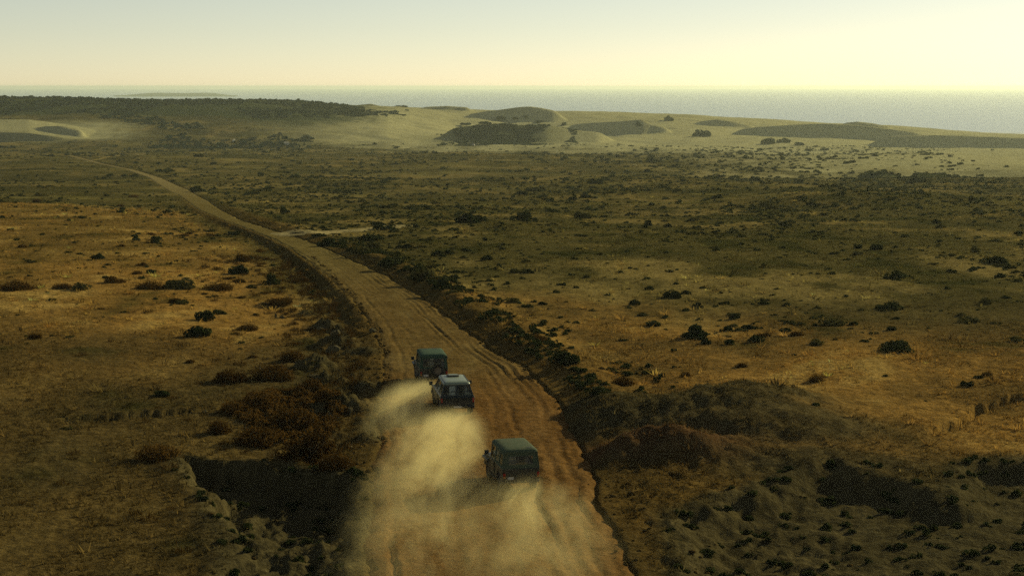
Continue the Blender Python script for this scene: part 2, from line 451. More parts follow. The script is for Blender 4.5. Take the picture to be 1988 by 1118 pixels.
def ground_colour(X, Y, info):
    n1 = fbm(X / 38, Y / 60, 4, 101); n2 = fbm(X / 9, Y / 15, 4, 102); n3 = fbm(X / 120, Y / 200, 3, 103); n4 = fbm(X / 2.6, Y / 3.2, 3, 104)
    C = np.broadcast_to(OLIVE, X.shape + (3,)).copy()
    C = lerp(C, SCRUB, ss(.02, .42, -n2 - .5 * n1) * .75)
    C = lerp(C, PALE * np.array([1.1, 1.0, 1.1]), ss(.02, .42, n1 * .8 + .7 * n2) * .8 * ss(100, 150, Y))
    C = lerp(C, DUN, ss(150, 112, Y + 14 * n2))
    # golden dry grass: left foreground, the rise, the right foreground
    left = info['tl'] > 0
    g = np.zeros_like(X)
    yj = Y + 45 * n1 + 18 * n2
    g = np.maximum(g, np.where(left & (Y < 420), ss(375, 300, yj) * ss(1.5, 7, info['tl']), 0) * (.5 + .5 * ss(-.25, .3, n1 + .4 * n2)) * (.18 + .82 * ss(92, 135, Y + 12 * n2 - .28 * np.clip(info['tl'] - 12, 0, 40))))
    for (a, b, rx, ry, s) in [(1500, 760, 20, 12, 1), (1750, 720, 22, 14, .9), (1250, 640, 12, 10, .8), (1850, 820, 16, 8, 1), (1040, 585, 8, 8, .8),
                              (1150, 600, 8, 7, .7), (1500, 650, 14, 5, .7), (1700, 860, 14, 7, .9)]:
        g = np.maximum(g, s * zone_at(a, b, rx, ry, X + 9 * n1 + 4 * n2, Y + 12 * n2) * np.where(info['tr'] > 0, 1, 0) * (.62 + .75 * ss(-.35, .35, n2 + .4 * n4)))
    g = np.clip(g + .25 * n2 * (g > .05), 0, 1)
    C = lerp(C, lerp(np.broadcast_to(GOLD, C.shape), STRAW, ss(.05, .5, n2 + n4 * .4)), g * .95)
    # darker brushy stains in the grass
    C = lerp(C, SCRUB * 1.1, ss(.24, .55, -n2 - .3 * n4) * .6)
    n5 = fbm(X / 70, Y / 42, 4, 105)
    C = lerp(C, SCRUB * .9, ss(.08, .42, n5 * .6 + .6 * n2) * .55 * ss(230, 400, Y))
    C = lerp(C, PALE * 1.1, ss(.06, .42, -n5 * .6 - .6 * n2) * .6 * ss(230, 400, Y))
    # sand of the coast
    px = CX + F * X / np.maximum(Y, 60.0)
    s = ss(1350, 1600, Y + 160 * n1 + .25 * np.clip(px - 900, -700, 900)) * ss(420, 760, px)
    s = np.maximum(s, ss(620, 900, Y + 120 * n1) * ss(1250, 1780, px + 260 * n2 + 200 * n1 + .25 * np.clip(Y - 900, 0, 700)))
    s = np.maximum(s, ss(1540, 1590, Y) * ss(1740, 1680, Y) * ss(320, 180, px + 60 * n2))
    C = lerp(C, SAND * (1 + .12 * n2[..., None]), s)
    # dark wooded ground on the far left ridge
    v = ss(1740, 1830, Y + 60 * n1 + 110 * np.exp(-((px - 580) / 150) ** 2)) * ss(800, 640, px + 90 * n2)
    C = lerp(C, GREEN, v * .9)
    v2 = np.exp(-((px - 965) / 105) ** 2) * ss(1560, 1600, Y) * ss(1690, 1640, Y)
    C = lerp(C, GREEN, np.clip(v2 * 1.4, 0, 1) * .85)
    v3 = ((px > 1650) & (px < 1990) & (Y > 655) & (Y < 712)) * info['dm']
    C = lerp(C, GREEN * 1.2, v3 * .8)
    # bare earth beside the track
    e = np.where(info['tl'] > 0, ss(3.6, .4, info['tl']), 0) * ss(500, 300, Y) * .9
    e = np.maximum(e, np.where(info['tr'] > 0, ss(5.5, 2.0, info['tr']), 0) * ss(420, 260, Y) * .85)
    e = np.maximum(e, np.where(info['tr'] > 0, ss(13, 5, info['tr']), 0) * ss(96, 84, Y) * .9)
    e = np.where(info['off'] < 0, 1, e)
    C = lerp(C, DIRT * (1 + .25 * n4[..., None]), e * (.7 + .3 * ss(-.2, .3, n4)))
    # grey spoil heaps and walls of the pits
    q = np.zeros_like(X)
    nm = Y < 140
    xs, ys = X[nm], Y[nm]; qq = np.zeros_like(xs)
    for (a, b, rx, ry, hh) in MOUNDS:
        p = plane_pt(a, b, 0.0); qq = np.maximum(qq, np.exp(-(((xs - p[0]) / rx) ** 2 + ((ys - p[1]) / ry) ** 2) * .9))
    for (a, b, rx, ry, hh) in SPOIL:
        p = plane_pt(a, b, -.3); qq = np.maximum(qq, .9 * np.exp(-(((xs - p[0]) / rx) ** 2 + ((ys - p[1]) / (1.5 * ry)) ** 2) * 1.0))
    for P in (PIT, HOLLOW): qq = np.maximum(qq, .8 * ss(-1.2, .2, poly_sdf(xs, ys, P)))
    q[nm] = qq
    C = lerp(C, GREY * (1 + .3 * n4[..., None]), np.clip(q * 1.5, 0, 1) * .9)
    br = np.zeros_like(X)
    for (a, b, rx, ry) in [(1320, 880, 3.2, 2.2), (1200, 885, 3.2, 1.8)]:
        p = plane_pt(a, b, 0.0); br = np.maximum(br, np.exp(-((X - p[0]) / rx) ** 2 - ((Y - p[1]) / ry) ** 2))
    C = lerp(C, np.array([.085, .045, .02]), np.clip(br * 1.5, 0, 1) * .85)
    return np.clip(C, .01, .6)

QUICK = False
NCOL = 470
Yr = np.concatenate([34.0 * (1180.0 / 34.0) ** np.linspace(0, 1, 740), np.arange(1183, 2110, 3.2), np.arange(2115, 2770, 22.0)])
ud = np.linspace(-.36, .36, NCOL)
uo = np.concatenate([-(.36 + np.linspace(0, 1, 26)[1:] ** 1.5 * .9)[::-1], ud, .36 + np.linspace(0, 1, 26)[1:] ** 1.5 * .9])
Yr = np.concatenate([np.linspace(-25, 33, 24), Yr])
GX = uo[None, :] * np.where(Yr[:, None] > 60, Yr[:, None], 60 + (Yr[:, None] - 60) * .45)
GY = np.broadcast_to(Yr[:, None], GX.shape).copy()
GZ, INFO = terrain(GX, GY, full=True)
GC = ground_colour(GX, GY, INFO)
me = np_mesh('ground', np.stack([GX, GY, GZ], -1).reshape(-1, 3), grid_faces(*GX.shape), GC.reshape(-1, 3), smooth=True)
tag(link('ground', me, M_GROUND), 'dry scrub plain running down to pale coastal dunes', 'ground', kind='structure')

# ------------------------------------------------------------------ the track
def rut_height(Y, t, wdt):
    """t: metres from the left edge; ruts and ridges pressed by tyres"""
    z = np.zeros_like(Y)
    fr = t / wdt
    ruts = [(.10, .05, .9), (.155, .05, 1.0), (.24, .04, .6), (.33, .05, .8), (.41, .05, .8), (.52, .04, .6), (.60, .04, .7), (.67, .03, .8), (.72, .03, 1.0),
            (.765, .025, .9), (.81, .02, 1.0), (.855, .02, 1.1), (.90, .015, 1.0), (.945, .01, 1.0)]
    for i, (c, a, s) in enumerate(ruts):
        cc = c + a * np.sin(Y / (21 + i * 2.3) + i * 1.7) + .008 * np.sin(Y / 3.3 + i)
        d = (fr - cc) * wdt
        k = s * np.clip(.45 + 1.3 * fbm(Y / 16.0, np.full_like(Y, i * 7.0), 2, 200 + i), 0, 1) * (.6 if .2 < c < .64 else 1.0)
        z += k * (-.10 * np.exp(-(d / .12) ** 4) + .05 * np.exp(-((np.abs(d) - .26) / .10) ** 2))
    amp = np.interp(Y, [50, 75, 96, 112, 160, 300], [.9, 1.1, 1.0, .6, .45, .3])
    return z * amp * .8
NRR, NRC = 1000, 76
ry = 30.0 * (ROAD_END / 30.0) ** np.linspace(0, 1, NRR)
fr = np.linspace(-.04, 1.04, NRC)
xl, xr = XL(ry), XR(ry); wd = xr - xl
wd2 = wd + .5
RX = xl[:, None] - .25 + fr[None, :] * wd2[:, None]
RY = np.broadcast_to(ry[:, None], RX.shape).copy()
RZ = base(RX, RY) + .03 + rut_height(RY, (RX - xl[:, None]), wd[:, None])
RZ = RZ + .022 * fbm(RX / .7, RY / 3.0, 4, 301) + .05 * fbm(RX / 4, RY / 6, 2, 302)
ed = np.minimum(fr, 1 - fr)[None, :] * wd2[:, None]
RZ = RZ - .30 * ss(.9, -.3, ed + .4 * fbm(RX / 1.2, RY / 2.2, 3, 305))
n1 = fbm(RX / 2.2, RY / 9, 3, 303); n2 = fbm(RX / .7, RY / 1.4, 3, 304)
RC = np.broadcast_to(np.array([.128, .082, .028]), RX.shape + (3,)).copy()
RC = lerp(RC, np.array([.172, .118, .044]), ss(-.1, .5, n1) * .8)
RC = lerp(RC, np.array([.066, .044, .012]), ss(.1, .55, n2) * .6)
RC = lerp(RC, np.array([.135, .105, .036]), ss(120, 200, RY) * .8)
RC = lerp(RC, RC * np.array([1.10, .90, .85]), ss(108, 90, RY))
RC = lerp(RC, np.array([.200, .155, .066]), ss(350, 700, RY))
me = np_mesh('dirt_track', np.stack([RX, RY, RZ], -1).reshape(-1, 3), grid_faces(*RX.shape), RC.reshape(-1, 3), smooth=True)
tag(link('dirt_track', me, M_ROAD), 'rutted brown dirt track curving away across the plain', 'road', kind='structure')

def strip_track(name, label, pts, width, colr):
    """a narrow worn track laid over the ground along photograph pixels"""
    G = np.array(ground_at([p[0] for p in pts], [p[1] for p in pts]))
    s = np.concatenate([[0], np.cumsum(np.hypot(*np.diff(G[:, :2], axis=0).T))])
    q = np.linspace(0, s[-1], 160); x = np.interp(q, s, G[:, 0]); y = np.interp(q, s, G[:, 1])
    k = 15
    x = np.convolve(np.pad(x, k // 2, mode='reflect', reflect_type='odd'), np.ones(k) / k, 'valid'); y = np.convolve(np.pad(y, k // 2, mode='reflect', reflect_type='odd'), np.ones(k) / k, 'valid')
    tx, ty = np.gradient(x), np.gradient(y); L = np.hypot(tx, ty); nx, ny = -ty / L, tx / L
    o = np.linspace(-.5, .5, 9) * width
    PX, PY = x[:, None] + nx[:, None] * o, y[:, None] + ny[:, None] * o
    PZ = terrain(PX, PY, detail=True)
    PZ = np.maximum(PZ, PZ.mean(1, keepdims=True)) + .10 - .16 * (np.abs(o) / (width / 2))[None, :] ** 4
    c = np.broadcast_to(np.array(colr), PX.shape + (3,)) * (1 + .2 * fbm(PX / 2, PY / 2, 3, 5)[..., None])
    me = np_mesh(name, np.stack([PX, PY, PZ], -1).reshape(-1, 3), grid_faces(*PX.shape), c.reshape(-1, 3), smooth=True)
    return tag(link(name, me, M_ROAD), label, 'road', kind='structure')
strip_track('side_track', 'pale side track leaving the dirt track to the right at the junction',
            [(545, 456), (590, 453), (640, 451), (690, 448), (735, 444), (782, 438)], 5.6, (.26, .21, .10))
strip_track('spur_track', 'short pale spur where the far track forks', [(178, 313), (198, 308), (228, 302)], 3.6, (.20, .15, .055))

# ------------------------------------------------------------------ sea, surf, headland
def sea_material():
    m, n, b = newmat('sea water')
    b.inputs['Base Color'].default_value = (.06, .085, .08, 1); b.inputs['Roughness'].default_value = .22; b.inputs['IOR'].default_value = 1.36
    geo = N(n, 'ShaderNodeNewGeometry'); mp = N(n, 'ShaderNodeMapping'); n.links.new(geo.outputs['Position'], mp.inputs['Vector'])
    mp.inputs['Scale'].default_value = (.02, .05, .05)
    ns = noise(n, 1.0, 6, .6, mp.outputs['Vector'])
    bp = N(n, 'ShaderNodeBump'); bp.inputs['Strength'].default_value = .25; bp.inputs['Distance'].default_value = 3.0
    n.links.new(ns.outputs['Fac'], bp.inputs['Height']); n.links.new(bp.outputs['Normal'], b.inputs['Normal'])
    return m
me = bpy.data.meshes.new('sea')
S = 44000
me.from_pydata([(-S, 1500, SEA_Z), (S, 1500, SEA_Z), (S, S, SEA_Z), (-S, S, SEA_Z)], [], [(0, 1, 2, 3)])
tag(link('sea', me, sea_material()), 'calm pale sea fading into haze at the horizon', 'sea', kind='structure')
M_FOAM = plain('surf foam', (.75, .76, .72), .7)
def surf_line(X0, X1, Yc, wdt, amp, seed):
    x = np.linspace(X0, X1, 120); yc = Yc + amp * fbm(x / 90, np.zeros_like(x), 3, seed)
    hw = np.clip(wdt * (.5 + 1.2 * fbm(x / 40, np.ones_like(x), 3, seed + 1)), .3, None)
    V = np.concatenate([np.stack([x, yc - hw, np.full_like(x, SEA_Z + .05)], 1), np.stack([x, yc, np.full_like(x, SEA_Z + .7)], 1), np.stack([x, yc + hw, np.full_like(x, SEA_Z + .05)], 1)])
    i = np.arange(119)
    Fc = np.concatenate([np.stack([i, i + 1, i + 121, i + 120], 1), np.stack([i + 120, i + 121, i + 241, i + 240], 1)])
    return np_mesh('surf', V, Fc, smooth=True)
for k, (a, b, c, d) in enumerate([(690, 1100, 2560, 6), (560, 1000, 2640, 5), (240, 560, 2760, 4), (-420, -330, 3000, 6)]):
    tag(link('surf', surf_line(a, b, c, d, 20, 400 + k), M_FOAM),
        ['white breaker line nearest the shore at the far right', 'second white breaker line behind the nearest one', 'thin white breaker line behind the central dunes',
         'thin white breaker line by the distant headland'][k], 'surf', kind='stuff')
def headland():
    u = np.linspace(u_of(215), u_of(470), 90); Yh = np.linspace(11800, 13600, 16)
    U, YY = np.meshgrid(u, Yh); XX = U * YY
    f = np.linspace(0, 1, 90)[None, :]; g = np.linspace(0, 1, 16)[:, None]
    hh = 22 * ss(0, .35, f) * ss(1.0, .75, f) * np.sin(np.pi * g) ** .7 * (1 + .25 * fbm(XX / 160, YY / 300, 3, 55))
    ZZ = SEA_Z - .5 + hh
    C = np.broadcast_to(GREEN * 1.6, XX.shape + (3,)).copy()
    return np_mesh('headland', np.stack([XX, YY, ZZ], -1).reshape(-1, 3), grid_faces(*XX.shape), C.reshape(-1, 3), smooth=True)
tag(link('headland', headland(), M_GROUND), 'faint low headland across the water at the far left', 'headland', kind='structure')

# ------------------------------------------------------------------ haze
def volume_box(name, lo, hi, mat):
    (x0, y0, z0), (x1, y1, z1) = lo, hi
    me = bpy.data.meshes.new(name)
    v = [(x0, y0, z0), (x1, y0, z0), (x1, y1, z0), (x0, y1, z0), (x0, y0, z1), (x1, y0, z1), (x1, y1, z1), (x0, y1, z1)]
    me.from_pydata(v, [], [(3, 2, 1, 0), (4, 5, 6, 7), (0, 1, 5, 4), (1, 2, 6, 5), (2, 3, 7, 6), (3, 0, 4, 7)])
    return link(name, me, mat)
mh = bpy.data.materials.new('haze'); mh.use_nodes = True; nh = mh.node_tree; nh.nodes.clear()
out = nh.nodes.new('ShaderNodeOutputMaterial'); pv = nh.nodes.new('ShaderNodeVolumePrincipled')
pv.inputs['Color'].default_value = (.92, 1.0, .91, 1); pv.inputs['Density'].default_value = .000056; pv.inputs['Anisotropy'].default_value = .45
nh.links.new(pv.outputs[0], out.inputs['Volume'])
mh.cycles.homogeneous_volume = True if hasattr(mh.cycles, 'homogeneous_volume') else True
tag(volume_box('haze', (-46000, -2500, -64), (46000, 46000, 24), mh), 'pale sea haze hanging over the plain', 'haze', kind='stuff')
# ------------------------------------------------------------------ vegetation shapes
def clump(n, seed, blobs=7, squash=.8, leaf=.16, flat=0.0):
    """leaf-sized diamond faces spread through several lobes; half-width 1, base at z=0"""
    r = np.random.default_rng(seed)
    a = r.uniform(0, 2 * np.pi, blobs); d = np.sqrt(r.uniform(0, 1, blobs)) * .62
    c = np.stack([d * np.cos(a), d * np.sin(a), r.uniform(.18, .62, blobs) * squash * (1.15 - d)], 1); rad = r.uniform(.28, .46, blobs) * (1.15 - .45 * d)
    w = rad ** 2 / (rad ** 2).sum(); k = r.choice(blobs, n, p=w)
    dr = r.normal(size=(n, 3)); dr /= np.linalg.norm(dr, axis=1)[:, None]
    q = r.uniform(.45, 1.08, n) ** .6
    P = c[k] + dr * (rad[k] * q)[:, None] * np.array([1, 1, squash])
    P[:, 2] = np.abs(P[:, 2])
    t = np.cross(dr, r.normal(size=(n, 3))); t /= np.linalg.norm(t, axis=1)[:, None]
    b = np.cross(dr + r.normal(size=(n, 3)) * .7, t); b /= np.linalg.norm(b, axis=1)[:, None]
    s = leaf * r.uniform(.6, 1.35, n)[:, None]
    V = np.stack([P - t * s, P - b * s * .55, P + t * s, P + b * s * .55], 1).reshape(-1, 3)
    return V, np.arange(4 * n).reshape(n, 4)
def twigs(n, seed):
    """upright fans of thin dry twigs"""
    r = np.random.default_rng(seed)
    a = r.uniform(0, 2 * np.pi, n); d = np.sqrt(r.uniform(0, 1, n)); B = np.stack([d * np.cos(a) * .75, d * np.sin(a) * .75, np.zeros(n)], 1)
    hgt = (1.0 - .55 * d ** 2) * r.uniform(.45, 1.05, n)
    lean = np.stack([np.cos(a) * d * .45, np.sin(a) * d * .45, np.ones(n)], 1) + r.normal(size=(n, 3)) * .28
    T = B + lean * hgt[:, None]; T[:, 2] = np.abs(T[:, 2])
    sd_ = np.cross(lean, r.normal(size=(n, 3))); sd_ /= np.linalg.norm(sd_, axis=1)[:, None]; w_ = r.uniform(.02, .05, n)[:, None]
    M1 = B * .45 + T * .55 + r.normal(size=(n, 3)) * .03
    V = np.stack([B, M1 - sd_ * w_, T, M1 + sd_ * w_], 1).reshape(-1, 3)
    return V, np.arange(4 * n).reshape(n, 4)
def stems(seed, n=7, rad=.03):
    r = np.random.default_rng(seed); Vs = []; Fs = []; o = 0
    for i in range(n):
        a = r.uniform(0, 2 * np.pi); L = r.uniform(.5, .8); tip = np.array([math.cos(a) * L * .8, math.sin(a) * L * .8, r.uniform(.35, .6)])
        bs = np.array([math.cos(a) * .08, math.sin(a) * .08, -.08]); 
        s1 = np.array([-math.sin(a), math.cos(a), 0]); s2 = np.array([0, 0, 1.0])
        ring = lambda p, q: [p + q * (s1 * math.cos(t) + s2 * math.sin(t)) for t in (0, 2.1, 4.2)]
        Vs += ring(bs, rad) + ring((bs + tip) / 2 + np.array([0, 0, .06]), rad * .7) + ring(tip, rad * .25)
        for k in (0, 3):
            for j in range(3): Fs.append((o + k + j, o + k + (j + 1) % 3, o + k + 3 + (j + 1) % 3, o + k + 3 + j))
        o += 9
    return np.array(Vs), np.array(Fs)

def variants(kind, mats, n, count, **kw):
    out = []
    for i in range(count):
        V, Fc = (twigs if kind == 'twig' else clump)(n, 900 + i * 13 + n, **kw)
        me = np_mesh('shrub', V, Fc); me.materials.append(mats); out.append(me)
    return out
SH_DARK = variants('leaf', M_SHRUB, 520, 6, leaf=.13, squash=.85)
SH_OLIVE = variants('leaf', M_OLIVE, 420, 5, leaf=.12, squash=.75, blobs=9)
SH_DRY = []
for i in range(5):
    V1, F1 = clump(1700, 930 + i * 11, blobs=15, squash=.85, leaf=.05); V2, F2 = twigs(170, 935 + i * 11); V2 = V2 * np.array([.9, .9, .62])
    me = np_mesh('bush', np.concatenate([V1, V2]), np.concatenate([F1, F2 + len(V1)])); me.materials.append(M_DRYSHRUB); SH_DRY.append(me)
SH_WOODY = variants('leaf', M_WOOD, 260, 4, leaf=.2, squash=.9)
SH_BIG = variants('leaf', M_SHRUB, 1500, 3, leaf=.075, squash=.75, blobs=14)
STEM_ME = []
for i in range(3):
    V, Fc = stems(70 + i); m_ = np_mesh('stem', V, Fc); m_.materials.append(M_BARK); STEM_ME.append(m_)

def set_scale(o, x, y, z, hw, hh, rz):
    o.location = (x, y, z); o.rotation_euler = (0, 0, rz); o.scale = (hw, hw, hh)

# hand-placed shrubs: pixel of the foot, width in photograph pixels, height/width, kind, label
KEY = [
    (1303, 578, 46, .52, 'big', 'large rounded dark shrub alone on the plain beyond the golden patch, twin beside it smaller'),
    (1233, 592, 28, .5, 'big', 'smaller dark shrub just left of the large lone rounded shrub on the plain'),
    (1260, 438, 23, .55, 'dark', 'left one of a pair of round dark shrubs on the middle plain'),
    (1297, 441, 19, .5, 'dark', 'right one of a pair of round dark shrubs on the middle plain'),
    (1665, 482, 22, .55, 'dark', 'left one of a close pair of dark shrubs right of the middle plain'),
    (1699, 485, 36, .42, 'dark', 'right, wider one of a close pair of dark shrubs right of the middle plain'),
    (1738, 682, 98, .32, 'big', 'widest dark shrub, spreading at the edge of the golden grass on the right'),
    (1728, 600, 64, .3, 'big', 'broad dark double shrub above the widest shrub on the right plain'),
    (1348, 656, 66, .42, 'dark', 'spreading green shrub at the left tip of the golden grass on the right'),
    (1415, 668, 40, .3, 'dark', 'low flat shrub right of the spreading green one by the golden grass'),
    (1468, 664, 36, .5, 'dark', 'upright shrub, third along the upper edge of the golden grass'),
    (1582, 669, 44, .34, 'olive', 'olive shrub, fourth along the upper edge of the golden grass'),
    (1818, 434, 22, .5, 'dark', 'round dark shrub in the gap of the far right plain'),
    (1915, 588, 44, .36, 'olive', 'olive shrub near the right end of the plain above a pair of small ones'),
    (1884, 625, 50, .45, 'olive', 'taller olive green shrub on the right plain among small ones'),
    (1917, 729, 26, .5, 'dry', 'small upright shrub on the right slope of golden grass'),
    (1877, 748, 30, .42, 'dark', 'small dark shrub on the golden slope below the upright one'),
    (1585, 740, 40, .5, 'dry', 'brown shrub in the middle of the right golden grass'),
    (1440, 712, 34, .4, 'dry', 'brown tuft shrub at the upper left of the right golden grass'),
    (1330, 730, 26, .5, 'dry', 'small brown shrub on the golden slope nearest the spoil heap'),
    (264, 467, 22, .6, 'dark', 'round dark shrub, left of two in the golden grass across the track'),
    (302, 472, 32, .55, 'dark', 'wider dark shrub, right of two in the golden grass across the track'),
    (190, 503, 28, .5, 'dark', 'dark shrub below the pair in the golden grass on the left'),
    (30, 562, 90, .28, 'dry', 'long brown thicket at the left margin beside pale sand'),
    (120, 560, 52, .3, 'dry', 'brown bush right of the long thicket at the left margin'),
    (158, 562, 50, .38, 'olive', 'olive bush on the pale sand strip at the left'),
    (222, 548, 56, .34, 'dry', 'brown bush leaning over the pale sand strip at the left'),
    (290, 560, 66, .34, 'dry', 'brown bush at the left end of the bushy row in the golden grass'),
    (350, 560, 84, .36, 'olive', 'broad olive bush in the middle of the bushy row in the golden grass'),
    (425, 562, 80, .3, 'dry', 'low brown bush at the right end of the bushy row in the golden grass'),
    (470, 508, 40, .7, 'dry', 'tall twiggy bush left of the track with dead stems'),
    (462, 532, 50, .5, 'dark', 'dark bush just below the tall twiggy one left of the track'),
    (525, 552, 44, .5, 'dark', 'dark bush midway between the twiggy bush and the track'),
    (583, 545, 42, .4, 'dry', 'brown bush close to the left edge of the track'),
    (545, 590, 70, .32, 'dry', 'long brown bush above the small standing stone'),
    (400, 622, 50, .5, 'dark', 'dark bush on the golden slope left of the standing stone'),
    (382, 652, 64, .38, 'dark', 'dark bush below another on the golden slope'),
    (480, 640, 56, .3, 'dry', 'low brown bush right of the two dark ones on the slope'),
    (567, 700, 66, .5, 'dry', 'dark brown bush between two grey spoil heaps'),
    (450, 740, 90, .38, 'dry', 'brown thicket with dark base left of the large dry thicket'),
    (530, 735, 100, .5, 'dry', 'upper part of the large dry brown thicket by the left verge'),
    (600, 765, 90, .5, 'dry', 'russet bush of the large thicket nearest the grey boulder heap'),
    (510, 790, 110, .5, 'dry', 'russet bush in the heart of the large dry thicket'),
    (455, 800, 80, .45, 'dry', 'shaded bush at the left flank of the large dry thicket'),
    (580, 830, 130, .55, 'dry', 'big russet bush in the lower middle of the dry thicket'),
    (500, 860, 110, .5, 'dry', 'big russet bush just above the pit rim'),
    (600, 890, 150, .55, 'dry', 'lowest and biggest russet bush overhanging the pit'),
    (650, 905, 90, .5, 'dry', 'russet bush at the right corner of the pit rim'),
    (425, 840, 60, .65, 'dry', 'golden backlit grass bush left of the big thicket'),
    (315, 768, 44, .35, 'dark', 'small dark bush above the long eroded crack'),
    (860, 560, 50, .45, 'dark', 'dark green bush on the berm beside the track'),
    (820, 540, 60, .45, 'olive', 'green bush on top of the right berm'),
    (760, 515, 56, .4, 'dark', 'dark bush on the berm where the track narrows'),
    (700, 492, 50, .4, 'olive', 'olive bush on the berm near the junction'),
    (1095, 706, 70, .45, 'dark', 'dark bush on the berm by the outer bend'),
    (1040, 660, 50, .4, 'dry', 'brown bush on the berm above the outer bend'),
    (640, 478, 60, .25, 'dark', 'low dark scrub bank under the side track'),
    (720, 468, 60, .25, 'dark', 'low dark scrub patch right of the junction'),
    (745, 446, 50, .3, 'dark', 'dark scrub mound beside the far end of the side track'),
    (1210, 745, 60, .4, 'dry', 'brown bush on the rough ground above the spoil heap'),
    (1160, 765, 50, .4, 'dark', 'dark bush between the berm and the spoil heap'),
    (915, 432, 80, .18, 'dark', 'long low dark hedge across the middle plain'),
    (1020, 430, 70, .2, 'dark', 'right half of the low dark hedge across the middle plain'),
    (1130, 424, 60, .2, 'olive', 'olive end piece of the low hedge across the middle plain'),
    (1490, 281, 40, .3, 'woody', 'broad dark bush clump on the pale sand below the dune ridge'),
    (1522, 279, 30, .4, 'woody', 'darker right bush of the clump on pale sand'),
    (1552, 283, 30, .35, 'woody', 'bush stretched rightward at the end of the sand clump'),
    (1362, 266, 44, .35, 'woody', 'tall dark bush clump at the foot of the dune ridge'),
    (1240, 246, 14, .7, 'woody', 'small round bush on the shaded dune shoulder'),
    (1298, 236, 20, .6, 'woody', 'bush on the skyline slope of the central dune'),
    (1095, 243, 16, .5, 'woody', 'single bush on the pale dune right of the dark grove'),
]
KINDMAP = dict(big=(SH_BIG, 'dark_shrub'), dark=(SH_DARK, 'dark_shrub'), olive=(SH_OLIVE, 'olive_shrub'), dry=(SH_DRY, 'dry_bush'), woody=(SH_WOODY, 'dune_bush'))
taken = []
G = ground_at([k[0] for k in KEY], [k[1] for k in KEY])
for i, ((px, py, wpx, asp, kind, label), (x, y, z)) in enumerate(zip(KEY, G)):
    hw = wpx * math.hypot(y, H) / F / 2; taken.append((x, y, hw))
    lst, nm = KINDMAP[kind]; me = lst[i % len(lst)]
    hh = 2 * hw * max(asp, .3) / .85 * (.8 if kind == 'dry' else 1)
    rz = (i * 2.4) % 6.28
    if wpx >= 40 and kind != 'woody':
        r_ = empty(nm); set_scale(r_, x, y, z - .04 * hw, hw, hh, rz)
        link('foliage', me, None, r_); link('stem', STEM_ME[i % 3], None, r_)
    else:
        r_ = link(nm, me); set_scale(r_, x, y, z - .04 * hw, hw, hh, rz)
    tag(r_, label, 'bush' if kind in ('dry', 'woody') else 'shrub', 'shrubs that stand out on the plain')

# dark trees on the vegetated dune
def tree(px, py, wpx, hpx, label, seed):
    (x, y, z), = ground_at([px], [py]); s = math.hypot(y, H) / F; hw, ht = wpx * s / 2, hpx * s
    r_ = empty('dune_tree', (x, y, z - .1), seed * 1.3)
    V, Fc = clump(420, 500 + seed, blobs=9, squash=.8, leaf=.15); V = V * np.array([hw, hw, ht * .75]) + np.array([0, 0, ht * .25])
    link('crown', np_mesh('crown', V, Fc), M_WOOD, r_)
    bm = bmesh.new(); bmesh.ops.create_cone(bm, segments=7, radius1=ht * .06, radius2=ht * .03, depth=ht * .6, cap_ends=True, matrix=Matrix.Translation((0, 0, ht * .3)))
    for b_ in range(3):
        a = b_ * 2.1 + seed
        bmesh.ops.create_cone(bm, segments=5, radius1=ht * .025, radius2=ht * .01, depth=ht * .45, cap_ends=True,
                              matrix=Matrix.Translation((math.cos(a) * hw * .25, math.sin(a) * hw * .25, ht * .5)) @ Matrix.Rotation(a, 4, 'Z') @ Matrix.Rotation(.6, 4, 'Y'))
    me = bpy.data.meshes.new('trunk'); bm.to_mesh(me); bm.free(); link('trunk', me, M_BARK, r_)
    tag(r_, label, 'tree', 'dark trees on the vegetated dune')
for i, t in enumerate([(975, 236, 26, 14, 'tallest bushy tree at the left of the dark dune grove'), (1000, 233, 14, 8, 'small round tree behind the dark dune grove'),
                       (1020, 231, 16, 8, 'small spreading tree at the right behind the dune grove'), (1047, 240, 22, 7, 'low tree at the right end of the dune grove'),
                       (905, 246, 30, 10, 'leftmost tree of the dune grove'), (940, 244, 34, 10, 'broad tree on the left half of the dune grove'), (985, 246, 40, 10, 'broad tree in the middle of the dune grove'),
                       (1030, 249, 36, 10, 'broad tree on the right half of the dune grove'), (765, 222, 22, 8, 'tree at the right end of the far wooded ridge'), (790, 218, 10, 5, 'tiny tree on pale sand beyond the wooded ridge')]):
    tree(*t, i)

